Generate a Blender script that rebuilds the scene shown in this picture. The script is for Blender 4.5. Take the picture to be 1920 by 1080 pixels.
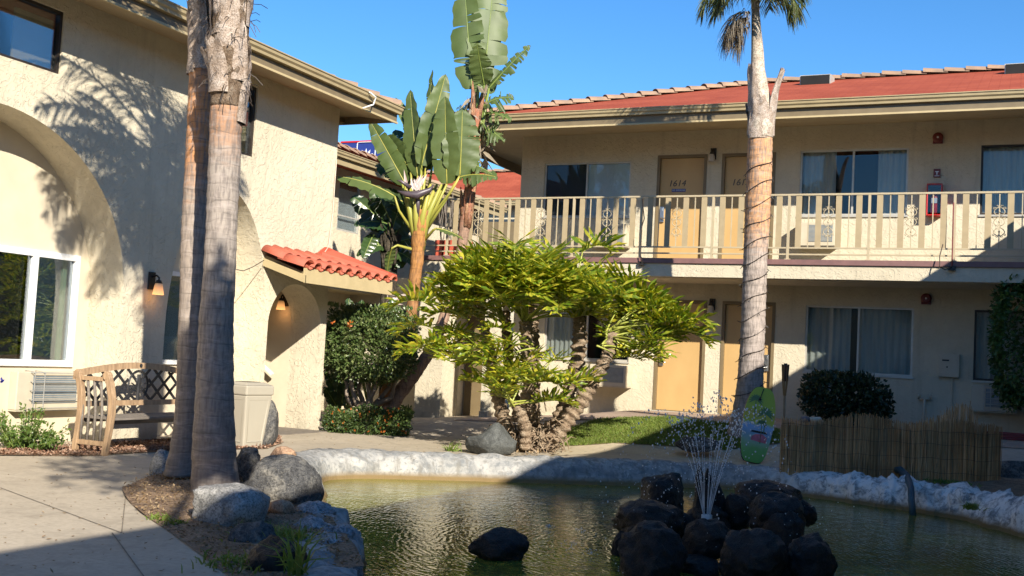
import bpy, bmesh, math, random
import numpy as np
from mathutils import Vector, Matrix, noise
from mathutils.geometry import delaunay_2d_cdt
random.seed(7)
R_ = math.radians; PI = math.pi
S = bpy.context.scene
for o in list(bpy.data.objects): bpy.data.objects.remove(o)
# ------------------------------------------------------------------ camera
F = 2060.0; YAW, PITCH, ROLL = R_(-24.685), R_(3.60), R_(3.066)
EYE = Vector((0, 0, 1.3))
_f = Vector((math.sin(YAW)*math.cos(PITCH), math.cos(YAW)*math.cos(PITCH), math.sin(PITCH)))
_r = Vector((math.cos(YAW), -math.sin(YAW), 0)); _u = _r.cross(_f)
RT = math.cos(ROLL)*_r + math.sin(ROLL)*_u; UP = -math.sin(ROLL)*_r + math.cos(ROLL)*_u; FW = _f
cd = bpy.data.cameras.new('camera'); cam = bpy.data.objects.new('camera', cd); S.collection.objects.link(cam)
cd.sensor_width = 36; cd.lens = F/1920*36; cd.clip_end = 3000
cam.matrix_world = Matrix(((RT.x, UP.x, -FW.x, 0), (RT.y, UP.y, -FW.y, 0), (RT.z, UP.z, -FW.z, 1.3), (0, 0, 0, 1)))
S.camera = cam
S.render.resolution_x = 1024; S.render.resolution_y = 576
# ------------------------------------------------------------------ light
SUN = Vector((1.06, -1.0, 0.76)).normalized()
w = bpy.data.worlds.new('World'); S.world = w; w.use_nodes = True
nt = w.node_tree; bg = nt.nodes['Background']; sky = nt.nodes.new('ShaderNodeTexSky')
sky.sky_type = 'NISHITA'; sky.sun_disc = False
sky.sun_elevation = math.asin(SUN.z); sky.sun_rotation = math.atan2(SUN.x, SUN.y)
sky.air_density = 1.0; sky.dust_density = 0.0; sky.ozone_density = 6.0; sky.altitude = 0
hs = nt.nodes.new('ShaderNodeHueSaturation'); hs.inputs['Saturation'].default_value = 1.16; nt.links.new(sky.outputs[0], hs.inputs['Color']); nt.links.new(hs.outputs[0], bg.inputs[0]); bg.inputs[1].default_value = 0.106
sl = bpy.data.lights.new('sun', 'SUN'); sl.energy = 5.0; sl.angle = R_(0.5); sl.color = (1, 0.92, 0.79)
so = bpy.data.objects.new('sun', sl); S.collection.objects.link(so)
so.rotation_euler = SUN.to_track_quat('Z', 'Y').to_euler(); so.location = (20, -20, 20)
S.view_settings.view_transform = 'Standard'; S.view_settings.look = 'None'
S.view_settings.exposure = 0.86; S.view_settings.gamma = 1
# ------------------------------------------------------------------ where a point of the photo lies on a known plane
def ray(px, py): return RT*((px-960)/F) + UP*((540-py)/F) + FW
def PZ(px, py, z): d = ray(px, py); return EYE + d*((z-1.3)/d.z)
def PY(px, py, y): d = ray(px, py); return EYE + d*(y/d.y)
def PX(px, py, x): d = ray(px, py); return EYE + d*(x/d.x)
def PD(px, py, D): return EYE + ray(px, py)*D
def depth(p): return (Vector(p)-EYE).dot(FW)
# ------------------------------------------------------------------ mesh builder
class MB:
    def __init__(s): s.v = []; s.f = []
    def add(s, vs, fs):
        n = len(s.v); s.v.extend([Vector(v) for v in vs]); s.f.extend([tuple(i+n for i in f) for f in fs]); return s
    def quad(s, a, b, c, d): return s.add([a, b, c, d], [(0, 1, 2, 3)])
    def box(s, a, b):
        x0, y0, z0 = a; x1, y1, z1 = b
        return s.add([(x0,y0,z0),(x1,y0,z0),(x1,y1,z0),(x0,y1,z0),(x0,y0,z1),(x1,y0,z1),(x1,y1,z1),(x0,y1,z1)],
                     [(0,3,2,1),(4,5,6,7),(0,1,5,4),(1,2,6,5),(2,3,7,6),(3,0,4,7)])
    def cbox(s, c, size): c = Vector(c); h = Vector(size)/2; return s.box(c-h, c+h)
    def obox(s, c, ax, ay, az):   # oriented box, half axes
        c = Vector(c); ax, ay, az = Vector(ax), Vector(ay), Vector(az); vs = []
        for k in (-1, 1):
            for i, j in ((-1,-1),(1,-1),(1,1),(-1,1)): vs.append(c+ax*i+ay*j+az*k)
        return s.add(vs, [(0,3,2,1),(4,5,6,7),(0,1,5,4),(1,2,6,5),(2,3,7,6),(3,0,4,7)])
    def bar(s, a, b, w, h, up=(0,0,1)):
        a, b = Vector(a), Vector(b); d = (b-a); t = d.normalized(); up = Vector(up)
        sd = t.cross(up).normalized(); u = sd.cross(t)
        return s.obox((a+b)/2, d/2, sd*w/2, u*h/2)
    def tube(s, pts, rad, n=10, caps=True, fn=None):
        pts = [Vector(p) for p in pts]
        if not hasattr(rad, '__len__'): rad = [rad]*len(pts)
        base = len(s.v); prev = None
        for i, p in enumerate(pts):
            t = (pts[min(i+1, len(pts)-1)]-pts[max(i-1, 0)]).normalized()
            if prev is None:
                a = Vector((1,0,0)) if abs(t.x) < .9 else Vector((0,1,0)); sd = t.cross(a).normalized()
            else:
                sd = (prev - t*prev.dot(t)).normalized()
            prev = sd; u = t.cross(sd)
            for k in range(n):
                an = 2*PI*k/n; r = rad[i]*(fn(i, an) if fn else 1)
                s.v.append(p + sd*math.cos(an)*r + u*math.sin(an)*r)
        for i in range(len(pts)-1):
            for k in range(n):
                a = base+i*n+k; b = base+i*n+(k+1) % n; s.f.append((a, b, b+n, a+n))
        if caps:
            s.f.append(tuple(base+k for k in reversed(range(n)))); q = base+(len(pts)-1)*n; s.f.append(tuple(q+k for k in range(n)))
        return s
    def prism(s, poly, ext):      # poly: list of 3D points (planar), ext: vector
        n = len(poly); e = Vector(ext); vs = [Vector(p) for p in poly]+[Vector(p)+e for p in poly]
        fs = [tuple(range(n)), tuple(reversed(range(n, 2*n)))]+[(i, i+n, (i+1) % n+n, (i+1) % n) for i in range(n)]
        return s.add(vs, fs)
    def ball(s, c, r, nu=8, nv=6, sc=(1,1,1)):
        c = Vector(c); base = len(s.v)
        for j in range(nv+1):
            th = PI*j/nv
            for i in range(nu):
                ph = 2*PI*i/nu; s.v.append(c+Vector((math.sin(th)*math.cos(ph)*sc[0], math.sin(th)*math.sin(ph)*sc[1], math.cos(th)*sc[2]))*r)
        for j in range(nv):
            for i in range(nu):
                a = base+j*nu+i; b = base+j*nu+(i+1) % nu; s.f.append((a, a+nu, b+nu, b))
        return s
COL = S.collection
def mk(name, mb, mat, parent=None, smooth=False, bevel=0, org=None, inv=None):
    me = bpy.data.meshes.new(name)
    vs = mb.v if org is None else [v-Vector(org) for v in mb.v]
    me.from_pydata([tuple(v) for v in vs], [], mb.f); me.update()
    bm = bmesh.new(); bm.from_mesh(me); bmesh.ops.recalc_face_normals(bm, faces=bm.faces) if len(bm.faces) < 60000 else None; bm.to_mesh(me); bm.free()
    if mat: me.materials.append(mat)
    if smooth: me.polygons.foreach_set('use_smooth', [True]*len(me.polygons))
    o = bpy.data.objects.new(name, me); COL.objects.link(o)
    if org is not None: o.location = org
    if parent is not None:
        o.parent = parent
        if inv is not None: o.matrix_parent_inverse = inv
    if bevel:
        m = o.modifiers.new('bevel', 'BEVEL'); m.width = bevel; m.segments = 2; m.limit_method = 'ANGLE'
    return o
def tag(o, label, cat, group=None, kind=None):
    if label: o['label'] = label
    if cat: o['category'] = cat
    if group: o['group'] = group
    if kind: o['kind'] = kind
    return o
class Thing:
    """an Empty at the base; parts given in world coordinates (local=False) or in its own frame"""
    def __init__(s, name, label, cat, loc=(0,0,0), rz=0, group=None, local=False):
        s.o = bpy.data.objects.new(name, None); COL.objects.link(s.o); s.o.location = loc; s.o.rotation_euler = (0,0,rz)
        s.o.empty_display_size = .2
        tag(s.o, label, cat, group)
        s.inv = None if local else Matrix.Translation(-Vector(loc))
    def part(s, name, mb, mat, smooth=False, bevel=0, parent=None, label=None):
        o = mk(name, mb, mat, parent or s.o, smooth, bevel, None, s.inv if parent is None else None)
        if label: o['label'] = label
        return o
def single(name, mb, mat, label, cat, org, group=None, kind=None, smooth=False, bevel=0):
    return tag(mk(name, mb, mat, None, smooth, bevel, org), label, cat, group, kind)
def struct(name, mb, mat, smooth=False):
    return tag(mk(name, mb, mat, None, smooth), None, None, None, 'structure')
def copy_tree(o, parent=None):
    c = o.copy(); COL.objects.link(c)
    if parent is not None: c.parent = parent; c.matrix_parent_inverse = o.matrix_parent_inverse.copy()
    for ch in [q for q in bpy.data.objects if q.parent == o]: copy_tree(ch, c)
    return c
def dup(root, loc, label=None, group=None, rz=None, scale=None):
    c = copy_tree(root); c.location = loc
    if rz is not None: c.rotation_euler = (0, 0, rz)
    if scale: c.scale = (scale,)*3
    if label: c['label'] = label
    if group: c['group'] = group
    return c
# ------------------------------------------------------------------ materials
def newmat(name):
    m = bpy.data.materials.new(name); m.use_nodes = True; nt = m.node_tree
    return m, nt, nt.nodes['Principled BSDF'], nt.nodes['Material Output']
def N(nt, t, **k):
    n = nt.nodes.new('ShaderNode'+t)
    for a, b in k.items():
        if a == 'inp':
            for i, v in b.items(): n.inputs[i].default_value = v
        else: setattr(n, a, b)
    return n
def ramp(nt, src, stops, interp='LINEAR'):
    n = N(nt, 'ValToRGB'); n.color_ramp.interpolation = interp; e = n.color_ramp.elements
    while len(e) < len(stops): e.new(.5)
    for i, (p, c) in enumerate(stops):
        e[i].position = p; e[i].color = (*c, 1) if len(c) == 3 else c
    nt.links.new(src, n.inputs[0]); return n.outputs[0]
def mixc(nt, fac, a, b, mode='MIX'):
    n = N(nt, 'Mix', data_type='RGBA', blend_type=mode)
    for sock, v in ((n.inputs[0], fac), (n.inputs[6], a), (n.inputs[7], b)):
        if hasattr(v, 'links'): nt.links.new(v, sock)
        elif isinstance(v, tuple): sock.default_value = (*v, 1) if len(v) == 3 else v
        else: sock.default_value = v
    return n.outputs[2]
def coords(nt, scale=(1,1,1), kind='Object'):
    tc = N(nt, 'TexCoord'); mp = N(nt, 'Mapping'); mp.inputs['Scale'].default_value = scale
    nt.links.new(tc.outputs[kind], mp.inputs[0]); return mp.outputs[0]
def noisen(nt, co, scale, detail=4, rough=.55, dist=0):
    n = N(nt, 'TexNoise'); n.inputs['Scale'].default_value = scale; n.inputs['Detail'].default_value = detail
    n.inputs['Roughness'].default_value = rough; n.inputs['Distortion'].default_value = dist
    nt.links.new(co, n.inputs['Vector']); return n.outputs['Fac']
def bump(nt, b, h, strength=.5, dist=.01, prev=None):
    n = N(nt, 'Bump'); n.inputs['Strength'].default_value = strength; n.inputs['Distance'].default_value = dist
    nt.links.new(h, n.inputs['Height'])
    if prev: nt.links.new(prev, n.inputs['Normal'])
    nt.links.new(n.outputs[0], b.inputs['Normal']); return n.outputs[0]
def plain(name, c, c2=None, rough=.6, scale=8, bs=0, bd=.003, metal=0, spec=.5, sc=(1,1,1), bscale=None):
    m, nt, b, o = newmat(name); co = coords(nt, sc)
    c2 = c2 or tuple(x*.82 for x in c)
    nz = noisen(nt, co, scale, 5)
    nt.links.new(ramp(nt, nz, [(.3, c2), (.7, c)]), b.inputs['Base Color'])
    b.inputs['Roughness'].default_value = rough; b.inputs['Metallic'].default_value = metal
    b.inputs['Specular IOR Level'].default_value = spec
    if bs: bump(nt, b, noisen(nt, co, bscale or scale*4, 4), bs, bd)
    return m
def stucco_mat(name, c, c2, amount=.8):
    m, nt, b, o = newmat(name); co = coords(nt)
    big = noisen(nt, co, .9, 4); fine = noisen(nt, co, 7, 5)
    col = mixc(nt, ramp(nt, big, [(.35, (0,0,0)), (.7, (1,1,1))]), c2, c)
    col = mixc(nt, ramp(nt, fine, [(.35, (.25,)*3), (.65, (0,)*3)]), col, tuple(x*.8 for x in c2))
    stk = noisen(nt, coords(nt, (5, 5, .35)), 1.3, 5, .6)
    col = mixc(nt, ramp(nt, stk, [(.30, (.45,)*3), (.46, (0,)*3)]), col, tuple(x*.74 for x in c2))
    sp_ = N(nt, 'SeparateXYZ'); nt.links.new(co, sp_.inputs[0]); gr = N(nt, 'MapRange', inp={1: 0.1, 2: .75, 3: .75, 4: 0}); nt.links.new(sp_.outputs[2], gr.inputs[0])
    gm = mixc(nt, 1.0, gr.outputs[0], ramp(nt, noisen(nt, co, 4, 6, .7), [(.4, (0,)*3), (.65, (1,)*3)]), 'MULTIPLY')
    col = mixc(nt, gm, col, tuple(x*.62 for x in c2))
    # skip-trowel: broken ridges where plaster laps stop
    ridg = noisen(nt, co, 5.0, 3, .5, 2.4)
    lap = ramp(nt, ridg, [(.0, (0,)*3), (.495, (.1,)*3), (.515, (1,)*3), (1, (.75,)*3)])
    ridg2 = noisen(nt, co, 9.0, 2, .5, 1.8)
    lap2 = ramp(nt, ridg2, [(.0, (0,)*3), (.56, (.1,)*3), (.575, (1,)*3), (1, (.85,)*3)])
    grit = noisen(nt, co, 60, 3)
    nt.links.new(col, b.inputs['Base Color'])
    b.inputs['Roughness'].default_value = .93; b.inputs['Specular IOR Level'].default_value = .15
    p = bump(nt, b, lap, .55*amount, .012); p = bump(nt, b, lap2, .5*amount, .009, p); bump(nt, b, grit, .25, .003, p)
    return m
def leaf_mat(name, cols, rough=.45, trans=.35, tcol=None, spec=.5, zgrad=None):
    """cols: colours spread over the separate leaves"""
    m, nt, b, o = newmat(name)
    g = N(nt, 'NewGeometry'); n = len(cols)
    c = ramp(nt, g.outputs['Random Per Island'], [(i/(n-1) if n > 1 else 0, k) for i, k in enumerate(cols)])
    co = coords(nt); c = mixc(nt, ramp(nt, noisen(nt, co, 2.2, 3), [(.35, (0,)*3), (.65, (.45,)*3)]), c, tuple(x*.5 for x in cols[0]))
    nt.links.new(c, b.inputs['Base Color']); b.inputs['Roughness'].default_value = rough
    b.inputs['Specular IOR Level'].default_value = spec
    t = N(nt, 'BsdfTranslucent'); mx = N(nt, 'MixShader'); mx.inputs[0].default_value = trans
    tc = mixc(nt, 1.0, c, tcol or (1.25, 1.25, .5), 'MULTIPLY')
    nt.links.new(tc, t.inputs[0]); nt.links.new(b.outputs[0], mx.inputs[1]); nt.links.new(t.outputs[0], mx.inputs[2])
    nt.links.new(mx.outputs[0], o.inputs[0]); return m
def rock_mat(name, c1, c2, c3, scale=5, bs=.8, rough=.9):
    m, nt, b, o = newmat(name); co = coords(nt)
    a = noisen(nt, co, scale, 8, .65, .6); f = noisen(nt, co, scale*9, 4)
    col = ramp(nt, a, [(.3, c1), (.48, c2), (.68, c3)])
    col = mixc(nt, ramp(nt, f, [(.38, (.65,)*3), (.55, (0,)*3)]), col, tuple(x*.45 for x in c1)); f2_ = noisen(nt, co, scale*22, 3); col = mixc(nt, ramp(nt, f2_, [(.55, (0,)*3), (.68, (.5,)*3)]), col, c3)
    nt.links.new(col, b.inputs['Base Color']); b.inputs['Roughness'].default_value = rough; b.inputs['Specular IOR Level'].default_value = .3
    p = bump(nt, b, a, bs, .06); bump(nt, b, f, bs*.8, .012, p)
    return m
def glass_mat(name, tint=(.75,.8,.8), refl=1.0):
    m, nt, b, o = newmat(name); nt.nodes.remove(b)
    fr = N(nt, 'Fresnel'); fr.inputs[0].default_value = 1.5
    t = N(nt, 'BsdfTransparent'); t.inputs[0].default_value = (*[x**.5 for x in tint], 1)
    gl = N(nt, 'BsdfGlossy'); gl.inputs['Roughness'].default_value = .01; gl.inputs[0].default_value = (.95,.97,1,1)
    mt = N(nt, 'Math', operation='MULTIPLY_ADD'); mt.inputs[1].default_value = .55*refl; mt.inputs[2].default_value = .01*refl
    nt.links.new(fr.outputs[0], mt.inputs[0]); mx = N(nt, 'MixShader')
    nt.links.new(mt.outputs[0], mx.inputs[0]); nt.links.new(t.outputs[0], mx.inputs[1]); nt.links.new(gl.outputs[0], mx.inputs[2])
    nt.links.new(mx.outputs[0], o.inputs[0]); return m
M = {}
M['stucco'] = stucco_mat('stucco', (.66,.595,.455), (.58,.515,.385), 1.15)
M['stucco_back'] = stucco_mat('stucco_back', (.63,.565,.43), (.55,.49,.365), .9)
M['plaster'] = plain('smooth_plaster', (.64,.56,.42), (.58,.50,.37), .9, 3, .15, .004, spec=.15)
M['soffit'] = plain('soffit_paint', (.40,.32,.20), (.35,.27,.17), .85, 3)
M['trim'] = plain('tan_trim_paint', (.20,.155,.09), (.165,.125,.07), .55, 6)
M['trim_light'] = plain('tan_trim_light', (.50,.40,.22), (.44,.35,.19), .6, 6)
M['gutter'] = plain('gutter_paint', (.40,.32,.18), (.34,.27,.15), .45, 5)
M['purple'] = plain('mauve_edge_paint', (.22,.115,.105), (.17,.09,.085), .6, 10)
M['door'] = plain('ochre_door_paint', (.54,.355,.15), (.47,.30,.12), .5, 2.5, .2, .002, sc=(1,1,.5))
M['frame_dark'] = plain('brown_frame_paint', (.20,.15,.08), (.17,.125,.065), .55, 6)
M['alu'] = plain('pale_aluminium', (.55,.53,.47), (.45,.43,.38), .4, 9, metal=.3)
M['black'] = plain('black_metal', (.02,.018,.016), (.012,.011,.01), .45, 9)
M['dark'] = plain('dark_interior', (.012,.012,.012), (.006,.006,.006), .9, 3)
M['bronze'] = plain('bronze_frame', (.035,.025,.02), (.02,.016,.012), .5, 9)
M['white'] = plain('white_vinyl', (.78,.78,.76), (.70,.70,.68), .35, 6)
M['curtain'] = plain('grey_curtain', (.58,.58,.53), (.46,.46,.42), .9, 3, sc=(6,6,.5))
M['blind'] = plain('pale_blind', (.78,.80,.80), (.70,.72,.72), .8, 2)
M['greencurtain'] = plain('pale_green_curtain', (.34,.48,.33), (.27,.40,.26), .9, 3, sc=(6,6,.5))
M['glass'] = glass_mat('window_glass'); M['glass_dark'] = glass_mat('window_glass_screen', (.25,.26,.28), .9)
M['ac'] = plain('air_unit_paint', (.55,.49,.37), (.48,.42,.31), .6, 5)
M['grille'] = plain('air_unit_fins', (.22,.27,.31), (.15,.19,.23), .5, 12, metal=.3)
M['wire'] = plain('cage_wire', (.5,.5,.47), (.4,.4,.38), .4, 12, metal=.5)
M['red'] = plain('red_enamel', (.55,.02,.02), (.45,.015,.015), .35, 8)
M['darkred'] = plain('dark_red_paint', (.16,.015,.012), (.12,.012,.01), .4, 8)
M['wood'] = plain('weathered_oak', (.46,.31,.18), (.24,.155,.09), .6, 6, .5, .003, sc=(5,5,.8))
M['iron'] = plain('black_cast_iron', (.03,.03,.032), (.016,.016,.018), .5, 12)
M['greywood'] = plain('greyed_slat', (.22,.19,.16), (.13,.11,.09), .8, 7, .4, .003, sc=(6,1,6))
M['bin'] = plain('beige_plastic', (.40,.365,.29), (.37,.335,.265), .45, 2, .1, .001)
M['terracotta'] = plain('terracotta_tile', (.50,.125,.07), (.36,.085,.05), .75, 7, .3, .004)
M['terrapaint'] = plain('red_roof_paint', (.55,.105,.055), (.45,.08,.045), .7, 3)
M['captile'] = plain('weathered_cap_tile', (.38,.24,.15), (.24,.17,.12), .9, 4, .4, .004)
M['rail'] = plain('cream_rail_paint', (.46,.385,.25), (.41,.34,.22), .5, 10)
M['flat_rail'] = plain('tan_board_paint', (.40,.315,.185), (.35,.275,.16), .6, 8)
M['chrome'] = plain('brushed_steel', (.5,.5,.5), (.4,.4,.4), .3, 9, metal=.9)
M['cable'] = plain('dark_cable', (.05,.035,.025), None, .6)
M['whitecable'] = plain('pale_cable', (.6,.52,.42), None, .6)
m, nt, b, o = newmat('lamp_glass'); b.inputs['Base Color'].default_value = (.6,.42,.25,1); b.inputs['Roughness'].default_value = .5
b.inputs['Emission Color'].default_value = (1,.42,.13,1); b.inputs['Emission Strength'].default_value = 1.0
tc = N(nt, 'TexCoord'); sp = N(nt, 'SeparateXYZ'); nt.links.new(tc.outputs['Generated'], sp.inputs[0])
mp = N(nt, 'MapRange', inp={1: 0.0, 2: 1.0, 3: .9, 4: .05}); nt.links.new(sp.outputs[2], mp.inputs[0]); nt.links.new(mp.outputs[0], b.inputs['Emission Strength'])
M['lampglass'] = m
M['lampoff'] = plain('frosted_lamp_glass', (.55,.50,.42), (.5,.45,.38), .4)
def shingle():
    m, nt, b, o = newmat('red_shingle'); co = coords(nt)
    a = noisen(nt, co, 1.2, 4); f = noisen(nt, co, 30, 3)
    col = mixc(nt, ramp(nt, a, [(.35, (0,)*3), (.65, (1,)*3)]), (.34,.078,.042), (.43,.105,.055))
    mp = N(nt, 'Mapping'); nt.links.new(co, mp.inputs[0])
    br = N(nt, 'TexBrick'); br.inputs['Scale'].default_value = 1; br.inputs['Brick Width'].default_value = .33; br.inputs['Row Height'].default_value = .14
    br.inputs['Mortar Size'].default_value = .006; br.inputs['Color1'].default_value = (1,1,1,1); br.inputs['Color2'].default_value = (.86,.8,.8,1); br.inputs['Mortar'].default_value = (.6,.5,.5,1)
    nt.links.new(mp.outputs[0], br.inputs['Vector'])
    col = mixc(nt, 1.0, col, br.outputs['Color'], 'MULTIPLY')
    col = mixc(nt, ramp(nt, f, [(.4, (.3,)*3), (.6, (0,)*3)]), col, (.25,.06,.045))
    nt.links.new(col, b.inputs['Base Color']); b.inputs['Roughness'].default_value = .95; b.inputs['Specular IOR Level'].default_value = .1
    bump(nt, b, f, .4, .004); return m
M['shingle'] = shingle()
def concrete(name, c, c2, joints=True):
    m, nt, b, o = newmat(name); co = coords(nt)
    a = noisen(nt, co, .7, 6, .6); f = noisen(nt, co, 22, 5, .7); s2 = noisen(nt, co, 3.2, 6, .7, .8)
    col = mixc(nt, ramp(nt, a, [(.35, (0,)*3), (.68, (1,)*3)]), c2, c)
    sp1 = noisen(nt, co, 1.7, 7, .75, 1.5); col = mixc(nt, ramp(nt, sp1, [(.52, (0,)*3), (.62, (.4,)*3), (.75, (.1,)*3)]), col, tuple(x*.66 for x in c2))
    col = mixc(nt, ramp(nt, s2, [(.30, (.7,)*3), (.48, (0,)*3)]), col, tuple(x*.72 for x in c2))
    col = mixc(nt, ramp(nt, f, [(.40, (.4,)*3), (.55, (0,)*3)]), col, tuple(x*.8 for x in c2))
    nt.links.new(col, b.inputs['Base Color']); b.inputs['Roughness'].default_value = .9; b.inputs['Specular IOR Level'].default_value = .2
    bump(nt, b, f, .3, .004); return m
M['concrete'] = concrete('worn_concrete', (.50,.43,.33), (.41,.35,.265))
M['concrete_pink'] = concrete('pinkish_concrete', (.44,.33,.25), (.37,.28,.215))
M['sandcrete'] = concrete('sandy_concrete', (.55,.47,.33), (.46,.39,.27))
M['soil'] = rock_mat('dry_soil', (.16,.10,.06), (.27,.18,.115), (.36,.26,.17), 6, .8)
M['mulch'] = leaf_mat('bark_chip', [(.16,.08,.05), (.35,.20,.13), (.50,.34,.24), (.26,.15,.10), (.58,.42,.32)], .9, .02, spec=.1)
M['litter'] = leaf_mat('dry_litter', [(.20,.13,.07), (.34,.24,.14), (.42,.32,.20), (.15,.09,.05)], .9, .1, spec=.1)
def rim_mat():
    m, nt, b, o = newmat('pond_rim_plaster'); co = coords(nt)
    a = noisen(nt, co, 2.6, 9, .7, .9); f = noisen(nt, co, 16, 6, .7, .5)
    col = ramp(nt, a, [(.30, (.15,.155,.155)), (.44, (.27,.27,.26)), (.54, (.38,.37,.345)), (.75, (.50,.485,.445))])
    col = mixc(nt, ramp(nt, f, [(.38, (.75,)*3), (.5, (0,)*3)]), col, (.17,.18,.185))
    sp = N(nt, 'SeparateXYZ'); nt.links.new(co, sp.inputs[0])      # mineral band the water leaves
    st_ = noisen(nt, coords(nt, (6,6,.8)), 2, 5); col = mixc(nt, ramp(nt, st_, [(.36, (.55,)*3), (.5, (0,)*3)]), col, (.16,.15,.13)); band = N(nt, 'MapRange', inp={1: -.215, 2: -.15, 3: 1, 4: 0}); nt.links.new(sp.outputs[2], band.inputs[0])
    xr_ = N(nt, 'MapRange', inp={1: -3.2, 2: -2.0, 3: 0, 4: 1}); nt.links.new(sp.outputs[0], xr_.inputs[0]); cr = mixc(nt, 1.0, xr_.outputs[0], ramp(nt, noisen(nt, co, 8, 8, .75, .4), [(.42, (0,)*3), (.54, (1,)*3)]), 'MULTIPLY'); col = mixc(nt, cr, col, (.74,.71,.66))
    col = mixc(nt, band.outputs[0], col, (.20,.14,.065))
    nt.links.new(col, b.inputs['Base Color']); b.inputs['Roughness'].default_value = .9; b.inputs['Specular IOR Level'].default_value = .2
    p = bump(nt, b, a, .6, .05); bump(nt, b, f, .6, .012, p); return m
M['rim'] = rim_mat()
def water_mat():
    m, nt, b, o = newmat('pond_water'); co = coords(nt)
    a = noisen(nt, co, .8, 6, .65, .5); f = noisen(nt, co, 11, 5, .7, .4)
    col = ramp(nt, a, [(.35, (.11,.105,.018)), (.52, (.22,.215,.03)), (.70, (.36,.33,.05))])
    col = mixc(nt, ramp(nt, f, [(.42, (.6,)*3), (.62, (0,)*3)]), col, (.022,.022,.007))
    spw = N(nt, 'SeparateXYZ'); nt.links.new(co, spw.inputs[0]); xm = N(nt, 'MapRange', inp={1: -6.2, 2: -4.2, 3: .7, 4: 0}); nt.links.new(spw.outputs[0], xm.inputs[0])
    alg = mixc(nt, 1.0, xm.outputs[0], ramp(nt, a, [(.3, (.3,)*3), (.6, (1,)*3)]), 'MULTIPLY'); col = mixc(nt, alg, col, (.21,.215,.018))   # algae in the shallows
    nt.links.new(col, b.inputs['Base Color']); b.inputs['Roughness'].default_value = .03
    b.inputs['IOR'].default_value = 1.33; b.inputs['Specular IOR Level'].default_value = .75
    # rings that spread from the fountain, broken by small chop
    tc = N(nt, 'TexCoord'); mp = N(nt, 'Mapping', inp={1: (-FC.x, -FC.y, 0)}); nt.links.new(tc.outputs['Object'], mp.inputs[0])
    wv = N(nt, 'TexWave', wave_type='RINGS', rings_direction='Z'); wv.inputs['Scale'].default_value = 5.5; wv.inputs['Distortion'].default_value = 9.0
    wv.inputs['Detail'].default_value = 3; wv.inputs['Detail Scale'].default_value = 1.1; nt.links.new(mp.outputs[0], wv.inputs[0])
    c1 = coords(nt, (1, 1, 1)); n1 = noisen(nt, c1, 6.5, 3, .5, .6); n2 = noisen(nt, c1, 14, 2, .5, .3)
    p = bump(nt, b, wv.outputs[1], .35, .0034); p = bump(nt, b, n1, .35, .0115, p); bump(nt, b, n2, .3, .004, p)
    return m
FC = PD(1325, 980, 9.3)
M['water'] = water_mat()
m, nt, b, o = newmat('water_drop'); b.inputs['Base Color'].default_value = (.85,.88,.9,1); b.inputs['Roughness'].default_value = .08
b.inputs['IOR'].default_value = 1.33; b.inputs['Transmission Weight'].default_value = .35; M['drop'] = m
# ------------------------------------------------------------------ terrain
def lerpt(x, tab):
    if x <= tab[0][0]: return tab[0][1]
    for (a, u), (b, v) in zip(tab, tab[1:]):
        if x <= b: return u+(v-u)*(x-a)/(b-a)
    return tab[-1][1]
GX = [(-12, 0), (-10.4, .05), (-9, .15), (-7.4, .27), (-6.5, .42), (-5, .45)]
def gh(x, y):
    t = min(max((y-14.9)/3.0, 0), 1); t = t*t*(3-2*t)
    return t*lerpt(x, GX)
POND = [(-4.0,6.59),(-4.73,7.59),(-5.1,7.93),(-5.77,8.71),(-6.65,9.93),(-7.2,10.75),(-7.15,11.25),(-6.74,11.7),(-5.95,12.31),(-5.07,12.95),(-4.29,13.54),
        (-3.6,14.05),(-2.9,14.25),(-2.3,14.2),(-1.73,13.98),(-1.11,13.81),(-.51,13.45),(.13,12.4),(.9,10.6),(1.2,8.6),(.7,6.6),(-.6,5.2),(-2.2,4.9),(-3.4,5.6)]
def smooth_loop(p, k=6):
    out = []; n = len(p)
    for i in range(n):
        a, b, c, d = [Vector(p[(i+j-1) % n]) for j in range(4)]
        for s_ in range(k):
            t = s_/k
            out.append(.5*((2*b)+(c-a)*t+(2*a-5*b+4*c-d)*t*t+(3*b-a-3*c+d)*t**3))
    return out
PONDS = smooth_loop(POND, 6)
def inside(x, y, poly):
    c = False; n = len(poly)
    for i in range(n):
        x1, y1 = poly[i][0], poly[i][1]; x2, y2 = poly[(i+1) % n][0], poly[(i+1) % n][1]
        if (y1 > y) != (y2 > y) and x < (x2-x1)*(y-y1)/(y2-y1)+x1: c = not c
    return c
def offs(poly, d):
    out = []; n = len(poly)
    for i in range(n):
        t = (Vector(poly[(i+1) % n])-Vector(poly[i-1])).normalized(); nn = Vector((t.y, -t.x))
        out.append(Vector(poly[i])+nn*d)
    return out
area = sum(a[0]*b[1]-b[0]*a[1] for a, b in zip(PONDS, PONDS[1:]+PONDS[:1]))
if area < 0: PONDS.reverse()
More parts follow.
